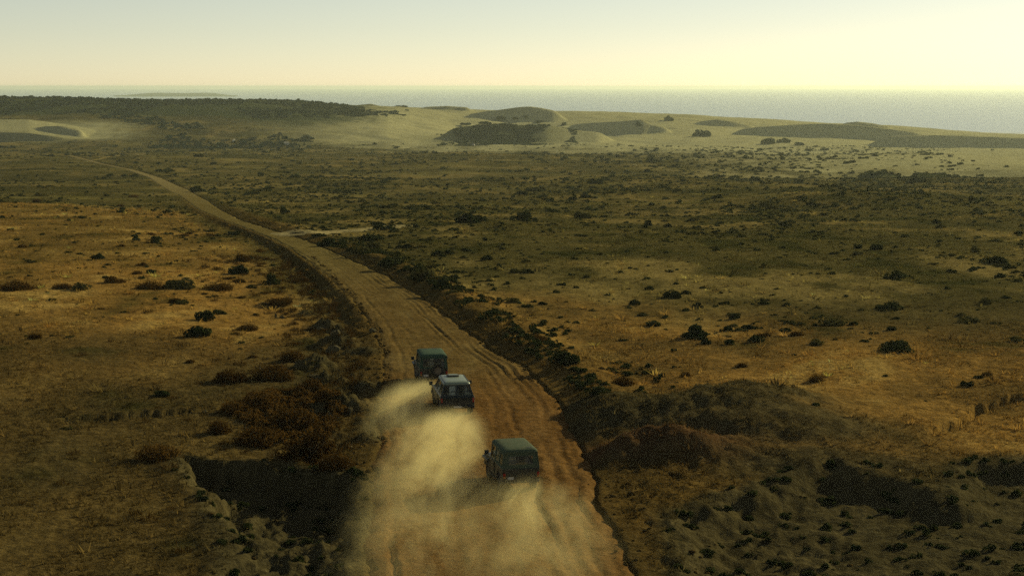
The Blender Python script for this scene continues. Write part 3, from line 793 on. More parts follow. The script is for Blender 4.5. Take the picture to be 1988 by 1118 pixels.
# ------------------------------------------------------------------ scattered shrubs
def scatter(n, y0, y1, uspan=.345):
    Y = np.sqrt(rng.uniform(y0 ** 2, y1 ** 2, n)); X = rng.uniform(-uspan, uspan, n) * Y; return X, Y
def off_road(X, Y): return np.where(Y < ROAD_END, np.maximum(XL(Y) - X, X - XR(Y)), 99)
SX, SY, SW, SK = [], [], [], []
for (n, y0, y1, med) in [(520, 72, 125, .30), (7500, 115, 360, .36), (8000, 112, 360, .22), (15000, 320, 720, .5), (11000, 700, 1560, .95)]:
    X, Y = scatter(n, y0, y1); o_ = off_road(X, Y)
    dens = .35 + 1.0 * ss(-.15, .35, fbm(X / (18 + Y * .05), Y / (30 + Y * .1), 3, 555)) 
    px = CX + F * X / Y
    right = X > XR(Y)
    dens *= np.where(right, 1, .55)
    dens *= np.where((Y < 118) & right, .45, 1) * np.where((Y < 90), .5, 1)
    sandy = ss(640, 900, Y) * ss(1720, 1930, px); dens *= 1 - .93 * sandy
    dens *= 1 + 1.6 * np.exp(-((px - 1500) / 230) ** 2) * (Y > 600)
    keep = (rng.uniform(0, 1.6, n) < dens) & (o_ > 1.6)
    X, Y = X[keep], Y[keep]
    wd_ = med * np.exp(rng.normal(0, .5, len(X)))
    SX.append(X); SY.append(Y); SW.append(wd_)
SX, SY, SW = map(np.concatenate, (SX, SY, SW))
ok = np.ones(len(SX), bool)
for (x, y, hw) in taken: ok &= (SX - x) ** 2 + ((SY - y) * .6) ** 2 > (hw + SW) ** 2
pn = [np.array(P) for P in (PIT, HOLLOW)]
for P in pn: ok &= poly_sdf(SX, SY, P) < -.3
SX, SY, SW = SX[ok], SY[ok], SW[ok]
SZ = terrain(SX, SY)
vis = np.abs(SX / SY) < .312
app = np.where(vis, SW / SY, 0) * np.where(SY < 78, 0, 1)
order = np.argsort(-app); top = order[:225]; rest = order[225:]
def zone_label(x, y, kind):
    side = 'left' if x < XL(y) else 'right'
    px = CX + F * x / y
    what = {'dark': 'dark green shrub', 'olive': 'olive shrub', 'dry': 'dry brown bush'}[kind]
    if side == 'left':
        if y < 130: pl = 'small %s in the near golden grass left of the track'
        elif y < 260: pl = 'small %s on the golden rise left of the track'
        else: pl = 'small %s on the dark flat beyond the golden rise'
    else:
        third = 'beside the track' if px < 1000 else ('in the middle of the plain' if px < 1500 else 'toward the right of the plain')
        if y < 118: pl = 'small %s in the near golden grass ' + third
        elif y < 170: pl = 'small %s on the near scrub plain ' + third
        elif y < 300: pl = 'small %s on the middle scrub plain ' + third
        else: pl = 'small %s on the far scrub plain ' + third
    return pl % what
ANCHORS = [(690, 446, 'the side track'), (536, 612, 'the standing stone'), (505, 455, 'the track junction'), (835, 700, 'the leading jeep'), (1300, 570, 'the large lone rounded shrub'),
           (1278, 436, 'the pair of round dark shrubs'), (1682, 481, 'the close pair of dark shrubs'), (1738, 675, 'the widest dark shrub'), (1347, 650, 'the spreading green shrub'),
           (1818, 431, 'the lone round shrub far right'), (283, 466, 'the two shrubs in golden grass'), (360, 553, 'the bushy row in golden grass'), (40, 556, 'the long brown thicket'), (470, 502, 'the tall twiggy bush'),
           (1020, 427, 'the low dark hedge'), (1850, 346, 'the low scrubby mound'), (550, 850, 'the large dry thicket'), (1470, 795, 'the grey spoil heap'), (1880, 815, 'the gully on the slope'), (245, 806, 'the eroded crack'),
           (985, 245, 'the dune grove'), (556, 281, 'the tiny white hut'), (1884, 615, 'the taller olive shrub'), (1583, 735, 'the brown shrub in golden grass'), (1510, 278, 'the bush clump on sand'), (390, 640, 'the dark bushes on the slope'),
           (880, 565, 'the dark bush on the berm'), (1100, 500, 'the middle of the plain'), (1500, 500, 'the plain above the golden grass')]
DIRS = ['right of', 'up and right of', 'above', 'up and left of', 'left of', 'down and left of', 'below', 'down and right of']
ORD = ['nearest', 'second nearest', 'third nearest', 'fourth nearest', 'fifth nearest', 'sixth nearest', 'seventh nearest', 'eighth nearest', 'ninth nearest', 'tenth nearest', 'eleventh nearest', 'twelfth nearest']
recs = []
for j, i in enumerate(top):
    x, y, z, hw = SX[i], SY[i], SZ[i], SW[i]
    left = x < XL(y)
    r_ = rng.uniform()
    kind = ('dry' if r_ < .5 else 'olive' if r_ < .75 else 'dark') if (left or y < 118) else ('dark' if r_ < .62 else 'olive')
    lst, nm = KINDMAP[kind]
    o = link(nm, lst[j % len(lst)]); set_scale(o, x, y, z - .05 * hw, hw, hw * rng.uniform(.5, .95), rng.uniform(0, 6.28)); o.scale[1] *= rng.uniform(.6, 1.25); o.rotation_euler[0] = rng.uniform(-.12, .12)
    dep_ = y * cp - (z - H) * sp; px = CX + F * x / dep_; py = CY - F * (y * sp + (z - H) * cp) / dep_
    best = min(ANCHORS, key=lambda a: math.hypot(a[0] - px, (a[1] - py) * 1.6))
    dd = int(round(math.degrees(math.atan2(-(py - best[1]) * 1.6, px - best[0])) / 45)) % 8
    lb = zone_label(x, y, kind); tag(o, None, 'bush' if kind == 'dry' else 'shrub', lb.replace('small ', '').replace('shrub', 'shrubs').replace('bush', 'bushes'))
    recs.append(((kind, best[2], DIRS[dd]), math.hypot(best[0] - px, best[1] - py), o))
seen = {}
for key, dist, o in sorted(recs, key=lambda t: t[1]):
    n_ = seen.get(key, 0); seen[key] = n_ + 1
    o['label'] = '%s small %s %s %s' % (ORD[min(n_, 11)], {'dark': 'dark green shrub', 'olive': 'olive shrub', 'dry': 'dry brown bush'}[key[0]], key[2], key[1])

def bake(name, X, Y, Z, W, Hh, proto, mat, label, cat, kind='stuff', col=None):
    """many small plants joined in one mesh"""
    Vp, Fp = proto[0]; nv = len(Vp); n = len(X)
    Vs = np.empty((n, nv, 3), np.float32)
    a = rng.uniform(0, 6.28, n); ca, sa = np.cos(a), np.sin(a); which = rng.integers(0, len(proto), n)
    PV = np.stack([p[0] for p in proto])[which]
    Vs[:, :, 0] = (PV[:, :, 0] * ca[:, None] - PV[:, :, 1] * sa[:, None]) * W[:, None] + X[:, None]
    Vs[:, :, 1] = (PV[:, :, 0] * sa[:, None] + PV[:, :, 1] * ca[:, None]) * W[:, None] + Y[:, None]
    Vs[:, :, 2] = PV[:, :, 2] * Hh[:, None] + Z[:, None]
    Fs = (Fp[None] + (np.arange(n) * nv)[:, None, None]).reshape(-1, Fp.shape[1])
    cc = None
    if col is not None: cc = np.repeat(col[:, None, :], nv, 1).reshape(-1, 3)
    me = np_mesh(name, Vs.reshape(-1, 3), Fs, cc)
    return tag(link(name, me, mat), label, cat, kind=kind)
lowp = [clump(17, 60 + i, blobs=4, squash=.85, leaf=.5) for i in range(10)]
lowm = [clump(52, 80 + i, blobs=5, squash=.8, leaf=.29) for i in range(10)]
rd = rng.uniform(0, 1, len(rest))
nearr = SY[rest] < 260
sel = rest[nearr & (rd < .6)]; bake('scrub', SX[sel], SY[sel], SZ[sel] - .05, SW[sel], SW[sel] * .8, lowm, M_SHRUB, 'small dark scrub dotting the nearer plain', 'scrub')
sel = rest[nearr & (rd >= .6)]; bake('scrub', SX[sel], SY[sel], SZ[sel] - .05, SW[sel], SW[sel] * .7, lowm, M_OLIVE, 'small olive scrub dotting the nearer plain', 'scrub')
sel = rest[~nearr & (rd < .75)]; bake('scrub', SX[sel], SY[sel], SZ[sel] - .05, SW[sel], SW[sel] * .8, lowp, M_SHRUB, 'dark scrub dotting the far plain up to the dunes', 'scrub')
sel = rest[~nearr & (rd >= .75)]; bake('scrub', SX[sel], SY[sel], SZ[sel] - .05, SW[sel], SW[sel] * .7, lowp, M_OLIVE, 'olive scrub dotting the far plain up to the dunes', 'scrub')

# far wood on the left ridge, reads as one mass
X, Y = scatter(15000, 1480, 2075, .34); px = CX + F * X / Y
nz = fbm(X / 120, Y / 160, 3, 777)
k = (px < 800 - .35 * np.clip(2000 - Y, 0, 600) * .3) & (nz * 1.7 + .7 * ss(1760, 1960, Y + 120 * np.exp(-((px - 580) / 150) ** 2)) - .9 * ss(640, 790, px) > .30) & (X / Y < u_of(790))
X, Y = X[k], Y[k]; wv = rng.uniform(1.4, 4.2, len(X))
bake('far_wood', X, Y, terrain(X, Y) - .2, wv, wv * .8, lowp, M_WOOD, 'dark wood covering the far ridge on the left', 'wood')
# scrub on the shaded vegetated dunes
X, Y = scatter(5200, 1540, 1690, .05); X = rng.uniform(u_of(850), u_of(1120), len(X)) * Y
px = CX + F * X / Y
k = fbm(X / 25, Y / 40, 3, 779) + .6 * np.exp(-((px - 960) / 80) ** 2) > .28
X, Y = X[k], Y[k]; wv = rng.uniform(.9, 2.4, len(X))
bake('dune_scrub', X, Y, terrain(X, Y) - .2, wv, wv * .75, lowp, M_WOOD, 'dark scrub thickly covering the shaded central dune', 'scrub')
X = rng.uniform(u_of(1655), u_of(1975), 900); Y = rng.uniform(655, 706, 900); X = X * Y
k = fbm(X / 9, Y / 12, 3, 781) > -.1; X, Y = X[k], Y[k]; wv = rng.uniform(.4, 1.1, len(X))
bake('mound_scrub', X, Y, terrain(X, Y) - .1, wv, wv * .75, lowp, M_WOOD, 'dark scrub on the low mound before the right dunes', 'scrub')
# green brush along the right berm and the verge
Y = np.sqrt(rng.uniform(86 ** 2, 215 ** 2, 2600)); X = XR(Y) + 1.0 + rng.gamma(2.0, 1.3, len(Y))
k = fbm(X / 3.5, Y / 9, 3, 783) > .06; X, Y = X[k], Y[k]; wv = rng.uniform(.16, .5, len(X))
bake('berm_brush', X, Y, terrain(X, Y) - .05, wv, wv * .9, lowm, M_SHRUB, 'dark brush crowding the berm right of the track', 'brush')
Y = np.sqrt(rng.uniform(62 ** 2, 190 ** 2, 1500)); X = XL(Y) - 1.2 - rng.exponential(3.2, len(Y))
k = fbm(X / 2.5, Y / 5, 3, 785) > -.05; X, Y = X[k], Y[k]
for P in pn:
    k = poly_sdf(X, Y, P) < -.3; X, Y = X[k], Y[k]
wv = rng.uniform(.15, .5, len(X))
twp = [twigs(60, 640 + i) for i in range(6)]
bake('verge_brush', X, Y, terrain(X, Y) - .03, wv, wv * .9, twp, M_DRYSHRUB, 'dry brown brush along the left verge of the track', 'brush')

p0 = plane_pt(560, 800, 0.0); a_ = rng.uniform(0, 6.28, 900); r_ = np.sqrt(rng.uniform(0, 1, 900))
X = p0[0] + np.cos(a_) * r_ * 2.9 + np.sin(a_) * r_ * -.9; Y = p0[1] + np.sin(a_) * r_ * 7.2
k = (fbm(X / 1.3, Y / 3, 3, 791) > -.12) & (poly_sdf(X, Y, np.array(PIT)) < -.1) & (off_road(X, Y) > 2.2); X, Y = X[k], Y[k]; wv = rng.uniform(.22, .62, len(X))
bake('thicket_brush', X, Y, terrain(X, Y) - .03, wv, wv * .95, [clump(70, 660 + i, blobs=6, squash=.9, leaf=.2) for i in range(6)], M_DRYSHRUB, 'russet brush filling the large dry thicket above the pit', 'brush')
Xp, Yp = [], []
for P, m_ in ((PIT, 120), (HOLLOW, 260)):
    P = np.array(P); x_ = rng.uniform(P[:, 0].min(), P[:, 0].max(), m_ * 2); y_ = rng.uniform(P[:, 1].min(), P[:, 1].max(), m_ * 2)
    k_ = (poly_sdf(x_, y_, P) > -.6) & (fbm(x_ / 1.5, y_ / 2, 3, 787) > -.1) & (np.abs(x_ / y_) < .34); Xp.append(x_[k_]); Yp.append(y_[k_])
Xp, Yp = np.concatenate(Xp), np.concatenate(Yp); wv = rng.uniform(.12, .42, len(Xp))
bake('hollow_brush', Xp, Yp, terrain(Xp, Yp) - .04, wv, wv * .9, lowm, M_SHRUB, 'dark brush growing in the pit and the eroded hollow', 'brush')
# ------------------------------------------------------------------ grass
def blades(n, seed, spread=1.0, bw=1.0):
    r = np.random.default_rng(seed)
    a = r.uniform(0, 2 * np.pi, n); d = np.sqrt(r.uniform(0, 1, n)) * .6
    B = np.stack([d * np.cos(a), d * np.sin(a), np.full(n, -.1)], 1)
    L = np.stack([np.cos(a) * .7 * spread, np.sin(a) * .7 * spread, np.ones(n)], 1) * r.uniform(.5, 1.1, n)[:, None] + r.normal(size=(n, 3)) * .2
    sd_ = np.stack([-np.sin(a), np.cos(a), np.zeros(n)], 1) * r.uniform(.10, .2, n)[:, None] * bw
    T = B + L; T[:, 2] = np.abs(T[:, 2])
    return np.stack([B - sd_, B + sd_, T], 1).reshape(-1, 3), np.arange(3 * n).reshape(n, 3)
def grass(name, label, n, y0, y1, nb, size, hgt, thr, tint):
    X, Y = scatter(n, y0, y1, .33); o_ = off_road(X, Y)
    k = (o_ > .7) & (fbm(X / (3 + Y * .02), Y / (5 + Y * .04), 3, 888) > thr + .7 * rng.uniform(0, 1, n) * ss(.45 * y1, y1, Y))
    for P in pn: k &= poly_sdf(X, Y, P) < .2
    X, Y = X[k], Y[k]
    Z, inf = terrain(X, Y, full=True)
    C = ground_colour(X, Y, inf) * tint * np.exp(rng.normal(0, .38, (len(X), 1)))
    wv = size * np.exp(rng.normal(0, .35, len(X)))
    bake(name, X, Y, Z, wv, wv * hgt, [blades(nb, 40 + i, 1.0 if nb < 10 else 1.5, 1.0 if nb < 10 else .55) for i in range(8)], M_TUFT, label, 'grass', col=np.clip(C, 0, .5))
grass('dry_grass', 'short dry grass on the near slopes beside the track', 52000, 56, 125, 6, .12, 1.0, -.25, np.array([1.15, 1.12, 1.0]))
grass('dry_grass', 'dry grass tufts across the middle plain', 52000, 115, 480, 6, .24, .8, -.25, np.array([1.1, 1.15, 1.0]))
grass('tussock_grass', 'pale tussock hummocks scattered on the plain', 10000, 80, 560, 26, .34, .7, -.1, np.array([1.9, 1.8, 1.6]))

# ------------------------------------------------------------------ stones and huts
M_ROCK = plain('grey verge stone', (.080, .064, .030), .95, 0, .5, 5.0)
def rock_mesh(seed, sx, sy, sz):
    r = np.random.default_rng(seed)
    bm = bmesh.new(); bmesh.ops.create_icosphere(bm, subdivisions=3, radius=1.0)
    cuts = [(Vector(r.normal(size=3)).normalized(), r.uniform(.35, .75)) for _ in range(13)]
    for v in bm.verts:
        p = v.co.copy()
        for nrm, d in cuts:
            q = p.dot(nrm) - d
            if q > 0: p -= nrm * q
        p *= 1 + .05 * math.sin(p.x * 9 + seed) * math.sin(p.y * 8 + 1) + r.normal() * .012
        v.co = Vector((p.x * sx, p.y * sy, p.z * sz))
    me = bpy.data.meshes.new('boulder'); bm.to_mesh(me); bm.free(); return me
for i, (px, py, wpx, hr, lab) in enumerate([
    (628, 640, 34, .7, 'pale upper boulder of the first grey heap on the left verge'), (652, 650, 30, .8, 'pointed boulder right of the first grey heap'),
    (648, 682, 46, .6, 'grey boulder of the second heap on the left verge'), (612, 728, 44, .55, 'dark grey boulder of the third heap beside dry bushes'),
    (648, 812, 56, .6, 'largest grey boulder, lowest of the verge heaps'), (680, 795, 26, .7, 'small lit boulder beside the largest grey one'),
    (676, 868, 22, .6, 'small pale stone below the largest grey boulder'), (536, 618, 10, 1.9, 'small upright standing stone in the golden grass'),
    (548, 618, 14, .6, 'small low stone beside the upright standing stone'), (722, 645, 24, .8, 'dark clod on the left edge of the track'),
    (1362, 892, 12, .7, 'small pale stone on the dark brown heap'), (398, 800, 20, .5, 'stone at the right end of the eroded crack')]):
    (x, y, z), = ground_at([px], [py]); s = math.hypot(y, H) / F; hw = wpx * s / 2 * (.8 if wpx > 20 else 1)
    o = link('boulder' if wpx > 20 else 'stone', rock_mesh(i * 7 + 3, hw, hw * .9, hw * hr), M_ROCK); o.location = (x, y, z + hw * hr * (.12 if wpx > 20 else .4)); o.rotation_euler = (0, 0, i * 1.1)
    tag(o, lab, 'stone', 'stones along the left verge' if px < 800 else None)
def clod(seed):
    r = np.random.default_rng(seed); bm = bmesh.new(); bmesh.ops.create_icosphere(bm, subdivisions=1, radius=1.0)
    for v in bm.verts: v.co *= r.uniform(.6, 1.1)
    bm.verts.ensure_lookup_table(); V = np.array([v.co[:] for v in bm.verts]); Fc = np.array([[v.index for v in f.verts] for f in bm.faces]); bm.free(); return V, Fc
Yc_ = np.sqrt(rng.uniform(58 ** 2, 175 ** 2, 5200)); sd2 = rng.uniform(0, 1, len(Yc_)) < .5
Xc_ = np.where(sd2, XL(Yc_) - rng.exponential(1.6, len(Yc_)) + .5, XR(Yc_) + rng.exponential(2.2, len(Yc_)) - .5)
k_ = fbm(Xc_ / 2, Yc_ / 3, 2, 99) > -.15; Xc_, Yc_ = Xc_[k_], Yc_[k_]; wc_ = .05 * np.exp(rng.normal(0, .6, len(Xc_)))
bake('earth_clods', Xc_, Yc_, np.maximum(terrain(Xc_, Yc_), np.where(off_road(Xc_, Yc_) < 0, .02, -99)), np.clip(wc_, .03, .28), np.clip(wc_, .03, .28) * .7, [clod(i) for i in range(6)], M_TUFT, 'loose clods of earth along both edges of the track', 'earth',
     col=np.broadcast_to(np.array([.085, .056, .020]), (len(Xc_), 3)) * rng.uniform(.7, 1.4, (len(Xc_), 1)))
M_WHITE = plain('whitewash', (.62, .58, .48), .85, 0, .1); M_HROOF = plain('hut roof sheet', (.30, .26, .20), .7, 0, .2); M_DOOR = plain('hut door', (.06, .05, .04), .8)
def hut(px, py, wpx, hpx, label, rz):
    (x, y, z), = ground_at([px], [py]); s = math.hypot(y, H) / F; a, h_ = wpx * s / 2, hpx * s
    r_ = empty('hut', (x, y, z - .1), rz); d = a * .8
    def box(nm, lo, hi, mat):
        (x0, y0, z0), (x1, y1, z1) = lo, hi; me = bpy.data.meshes.new(nm)
        me.from_pydata([(x0, y0, z0), (x1, y0, z0), (x1, y1, z0), (x0, y1, z0), (x0, y0, z1), (x1, y0, z1), (x1, y1, z1), (x0, y1, z1)], [],
                       [(3, 2, 1, 0), (4, 5, 6, 7), (0, 1, 5, 4), (1, 2, 6, 5), (2, 3, 7, 6), (3, 0, 4, 7)]); link(nm, me, mat, r_)
    box('wall', (-a, -d, -.3), (a, d, h_), M_WHITE)
    me = bpy.data.meshes.new('roof'); o_ = .2
    me.from_pydata([(-a - o_, -d - o_, h_ + .01), (a + o_, -d - o_, h_ + .01), (a + o_, d + o_, h_ + .01), (-a - o_, d + o_, h_ + .01), (-a - o_, 0, h_ * 1.35), (a + o_, 0, h_ * 1.35)], [],
                   [(0, 1, 5, 4), (2, 3, 4, 5), (0, 4, 3), (1, 2, 5), (3, 2, 1, 0)]); link('roof', me, M_HROOF, r_)
    box('door', (-a * .5, -d - .04, 0), (-a * .1, -d + .05, h_ * .75), M_DOOR)
    box('window', (a * .25, -d - .04, h_ * .4), (a * .65, -d + .05, h_ * .7), M_DOOR)
    tag(r_, label, 'hut', 'tiny huts far out on the plain')
hut(556, 283, 9, 5, 'tiny white hut standing far out on the plain, largest of three', .4)
hut(454, 276, 4, 4, 'tiny narrow pale hut left of the white one on the far plain', .9)
hut(919, 283, 5, 3, 'tiny pale hut below the dark dune grove', -.2)
# ------------------------------------------------------------------ vehicles
def paint(name, c, dust=(.30, .21, .11), amount=.45, rough=.45):
    m, n, b = newmat(name)
    tc = N(n, 'ShaderNodeTexCoord'); v = tc.outputs['Object']
    ns = noise(n, 3.0, 5, .65, v); n2 = noise(n, 30.0, 3, .6, v)
    sep = N(n, 'ShaderNodeSeparateXYZ'); n.links.new(v, sep.inputs[0])
    low = mapr(n, sep.outputs['Z'], .35, .95, .3, 0.0)
    f = math_(n, 'ADD', math_(n, 'MULTIPLY', mapr(n, ns.outputs['Fac'], .35, .75, 0, amount), mapr(n, n2.outputs['Fac'], .3, .7, .6, 1.1)), low)
    mx = N(n, 'ShaderNodeMix', data_type='RGBA'); n.links.new(f, mx.inputs['Factor'])
    mx.inputs['A'].default_value = (*c, 1); mx.inputs['B'].default_value = (*dust, 1)
    n.links.new(mx.outputs['Result'], b.inputs['Base Color'])
    n.links.new(mapr(n, f, 0, .6, rough, .85), b.inputs['Roughness'])
    b.inputs['Specular IOR Level'].default_value = .05 if rough > .7 else .35
    return m
def glass_mat(name, tintc, alpha):
    m, n, b = newmat(name)
    tr = N(n, 'ShaderNodeBsdfTransparent'); tr.inputs['Color'].default_value = (*tintc, 1)
    b.inputs['Base Color'].default_value = (.10, .085, .06, 1); b.inputs['Roughness'].default_value = .25
    tc = N(n, 'ShaderNodeTexCoord'); ns = noise(n, 4.0, 4, .6, tc.outputs['Object'])
    mx = N(n, 'ShaderNodeMixShader'); n.links.new(mapr(n, ns.outputs['Fac'], .3, .7, alpha - .12, alpha + .15), mx.inputs['Fac'])
    n.links.new(tr.outputs[0], mx.inputs[1]); n.links.new(b.outputs[0], mx.inputs[2])
    n.links.new(mx.outputs[0], n.nodes['Material Output'].inputs['Surface'])
    return m
M_RUBBER = plain('tyre rubber', (.035, .032, .028), .85, 0, .4); M_RIM = plain('dusty wheel rim', (.16, .13, .09), .6, .2)
M_BLACK = plain('black trim', (.018, .018, .017), .6); M_SEAT = plain('seat cloth', (.03, .03, .028), .9)
M_RED = plain('tail lamp red', (.30, .02, .012), .3); M_AMBER = plain('indicator amber', (.45, .16, .02), .3); M_PLATE = plain('number plate', (.45, .42, .34), .6)
M_GLASS = glass_mat('dusty window glass', (.85, .86, .78), .18); M_VINYL = glass_mat('clouded vinyl window', (.80, .76, .62), .30); M_TINT = glass_mat('tinted window glass', (.70, .72, .62), .24)
M_CANVAS1 = paint('faded teal canvas', (.036, .072, .050), amount=.12, rough=.85); M_BODY1 = paint('dusty dark green paint', (.012, .020, .013), amount=.25)
M_CANVAS3 = paint('grey green canvas', (.058, .080, .050), amount=.18, rough=.85); M_BODY3 = paint('dusty olive paint', (.015, .021, .012), amount=.3)
M_WAGON = paint('dark blue green paint', (.006, .016, .016), amount=.12, rough=.25); M_WROOF = paint('pale dusty teal roof', (.17, .205, .150), amount=.2, rough=.35)

def bm_obj(name, bm, mat, parent, bevel=0.0, smooth=False):
    bmesh.ops.recalc_face_normals(bm, faces=bm.faces)
    me = bpy.data.meshes.new(name); bm.to_mesh(me); bm.free()
    if smooth:
        for p in me.polygons: p.use_smooth = True
    o = link(name, me, mat, parent)
    if bevel:
        md = o.modifiers.new('bevel', 'BEVEL'); md.width = bevel; md.segments = 2; md.limit_method = 'ANGLE'; md.angle_limit = R(40)
    return o
def b_box(bm, lo, hi):
    (x0, y0, z0), (x1, y1, z1) = lo, hi
    v = [bm.verts.new(p) for p in ((x0, y0, z0), (x1, y0, z0), (x1, y1, z0), (x0, y1, z0), (x0, y0, z1), (x1, y0, z1), (x1, y1, z1), (x0, y1, z1))]
    for f in ((3, 2, 1, 0), (4, 5, 6, 7), (0, 1, 5, 4), (1, 2, 6, 5), (2, 3, 7, 6), (3, 0, 4, 7)): bm.faces.new([v[i] for i in f])
def box_obj(name, lo, hi, mat, parent, bevel=.015):
    bm = bmesh.new(); b_box(bm, lo, hi); return bm_obj(name, bm, mat, parent, bevel)
def b_prism(bm, prof, x0, x1, x0t=None):
    """profile in (y, z) swept between two x"""
    A = [bm.verts.new((x0, y, z)) for y, z in prof]; B = [bm.verts.new((x1, y, z)) for y, z in prof]
    n = len(prof); bm.faces.new(A[::-1]); bm.faces.new(B)
    for i in range(n): bm.faces.new((A[i], A[(i + 1) % n], B[(i + 1) % n], B[i]))
def b_cyl(bm, c, r, h, axis='X', seg=20, r2=None):
    rot = {'X': Matrix.Rotation(math.pi / 2, 4, 'Y'), 'Y': Matrix.Rotation(math.pi / 2, 4, 'X'), 'Z': Matrix.Identity(4)}[axis]
    bmesh.ops.create_cone(bm, segments=seg, radius1=r, radius2=r if r2 is None else r2, depth=h, cap_ends=True, matrix=Matrix.Translation(c) @ rot)
def b_tube(bm, pts, r, seg=6):
    for a, b in zip(pts[:-1], pts[1:]):
        a, b = Vector(a), Vector(b); d = b - a
        bmesh.ops.create_cone(bm, segments=seg, radius1=r, radius2=r, depth=d.length, cap_ends=True, matrix=Matrix.Translation((a + b) / 2) @ d.to_track_quat('Z', 'Y').to_matrix().to_4x4())
def q_at(q, u, v):
    a, b, c, d = [Vector(p) for p in q]        # bottom-left, bottom-right, top-right, top-left
    return (a * (1 - u) + b * u) * (1 - v) + (d * (1 - u) + c * u) * v
def b_frame(bm, q, holes, th=.03):
    """a wall patch with window openings: holes (u0, v0, u1, v1) side by side"""
    us = sorted({0, 1, *[h[0] for h in holes], *[h[2] for h in holes]}); vs = sorted({0, 1, *[h[1] for h in holes], *[h[3] for h in holes]})
    nrm = (Vector(q[1]) - Vector(q[0])).cross(Vector(q[3]) - Vector(q[0])).normalized() * th
    keep = [[not any(h[0] - 1e-6 <= us[i] and us[i + 1] <= h[2] + 1e-6 and h[1] - 1e-6 <= vs[j] and vs[j + 1] <= h[3] + 1e-6 for h in holes) for j in range(len(vs) - 1)] for i in range(len(us) - 1)]
    F_ = {}; B_ = {}
    def vert(D, i, j, off):
        if (i, j) not in D: D[(i, j)] = bm.verts.new(q_at(q, us[i], vs[j]) + off)
        return D[(i, j)]
    z0 = Vector((0, 0, 0))
    for i in range(len(us) - 1):
        for j in range(len(vs) - 1):
            if not keep[i][j]: continue
            f = [vert(F_, i, j, z0), vert(F_, i + 1, j, z0), vert(F_, i + 1, j + 1, z0), vert(F_, i, j + 1, z0)]
            b = [vert(B_, i, j, -nrm), vert(B_, i + 1, j, -nrm), vert(B_, i + 1, j + 1, -nrm), vert(B_, i, j + 1, -nrm)]
            bm.faces.new(f); bm.faces.new(b[::-1])
            for (di, dj, p, r_) in ((-1, 0, 3, 0), (1, 0, 1, 2), (0, -1, 0, 1), (0, 1, 2, 3)):
                ii, jj = i + di, j + dj
                out = ii < 0 or jj < 0 or ii >= len(us) - 1 or jj >= len(vs) - 1 or not keep[ii][jj]
                if out: bm.faces.new((f[r_], f[p], b[p], b[r_]))
def pane_obj(name, q, hole, mat, parent, inset=.015):
    nrm = (Vector(q[1]) - Vector(q[0])).cross(Vector(q[3]) - Vector(q[0])).normalized() * inset
    bm = bmesh.new(); u0, v0, u1, v1 = hole
    vs = [bm.verts.new(q_at(q, u, v) - nrm) for u, v in ((u0, v0), (u1, v0), (u1, v1), (u0, v1))]; bm.faces.new(vs)
    return bm_obj(name, bm, mat, parent)
def round_rect(hx, y0, y1, r, z, seg=5):
    pts = []
    for cx, cy, a0 in ((hx - r, y1 - r, 0), (-hx + r, y1 - r, 90), (-hx + r, y0 + r, 180), (hx - r, y0 + r, 270)):
        for k in range(seg + 1):
            a = R(a0 + 90 * k / seg); pts.append((cx + r * math.cos(a), cy + r * math.sin(a), z))
    return pts
def b_loft(bm, rings, cap0=True, cap1=True):
    R_ = [[bm.verts.new(p) for p in ring] for ring in rings]; n = len(R_[0])
    for a, b in zip(R_[:-1], R_[1:]):
        for i in range(n): bm.faces.new((a[i], a[(i + 1) % n], b[(i + 1) % n], b[i]))
    if cap0: bm.faces.new(R_[0][::-1])
    if cap1: bm.faces.new(R_[-1])
def wheel(parent, x, y, r, wdt, name='wheel', z=None, axis='X'):
    w_ = empty(name); w_.parent = parent; w_.location = (x, y, r if z is None else z)
    bm = bmesh.new(); seg = 28
    prof = [(-wdt / 2, r * .62), (-wdt / 2, r * .90), (-wdt * .38, r), (wdt * .38, r), (wdt / 2, r * .90), (wdt / 2, r * .62)]
    rings = []
    for k in range(seg):
        a = 2 * math.pi * k / seg; rings.append([(px_, rr * math.cos(a) * (1 if k % 2 or rr < r * .95 else .985), rr * math.sin(a)) if axis == 'X' else (rr * math.cos(a), px_, rr * math.sin(a)) for px_, rr in prof])
    V = [[bm.verts.new(p) for p in ring] for ring in rings]
    for k in range(seg):
        for j in range(6): bm.faces.new((V[k][j], V[(k + 1) % seg][j], V[(k + 1) % seg][(j + 1) % 6], V[k][(j + 1) % 6]))
    bm_obj('tyre', bm, M_RUBBER, w_)
    bm = bmesh.new(); b_cyl(bm, (0, 0, 0), r * .63, wdt * .55, axis, 24); b_cyl(bm, (0, 0, 0), r * .2, wdt * .8, axis, 14)
    bm_obj('rim', bm, M_RIM, w_, .01)
    return w_
def arch(cy, r, zb, n=9):
    """points over a wheel from front to back"""
    a0 = math.asin(min(1, (zb - .40) / r)); return [(cy + r * math.cos(a), .40 + r * math.sin(a)) for a in np.linspace(a0, math.pi - a0, n)]
def mirror(parent, s, y, z, x, mat):
    bm = bmesh.new(); b_tube(bm, [(s * x, y, z - .12), (s * (x + .14), y + .02, z - .02)], .014); bm_obj('mirror_arm', bm, M_BLACK, None).parent = parent
    box_obj('mirror', (s * (x + .18) - .10, y, z - .09), (s * (x + .18) + .10, y + .06, z + .12), mat, parent, .025)

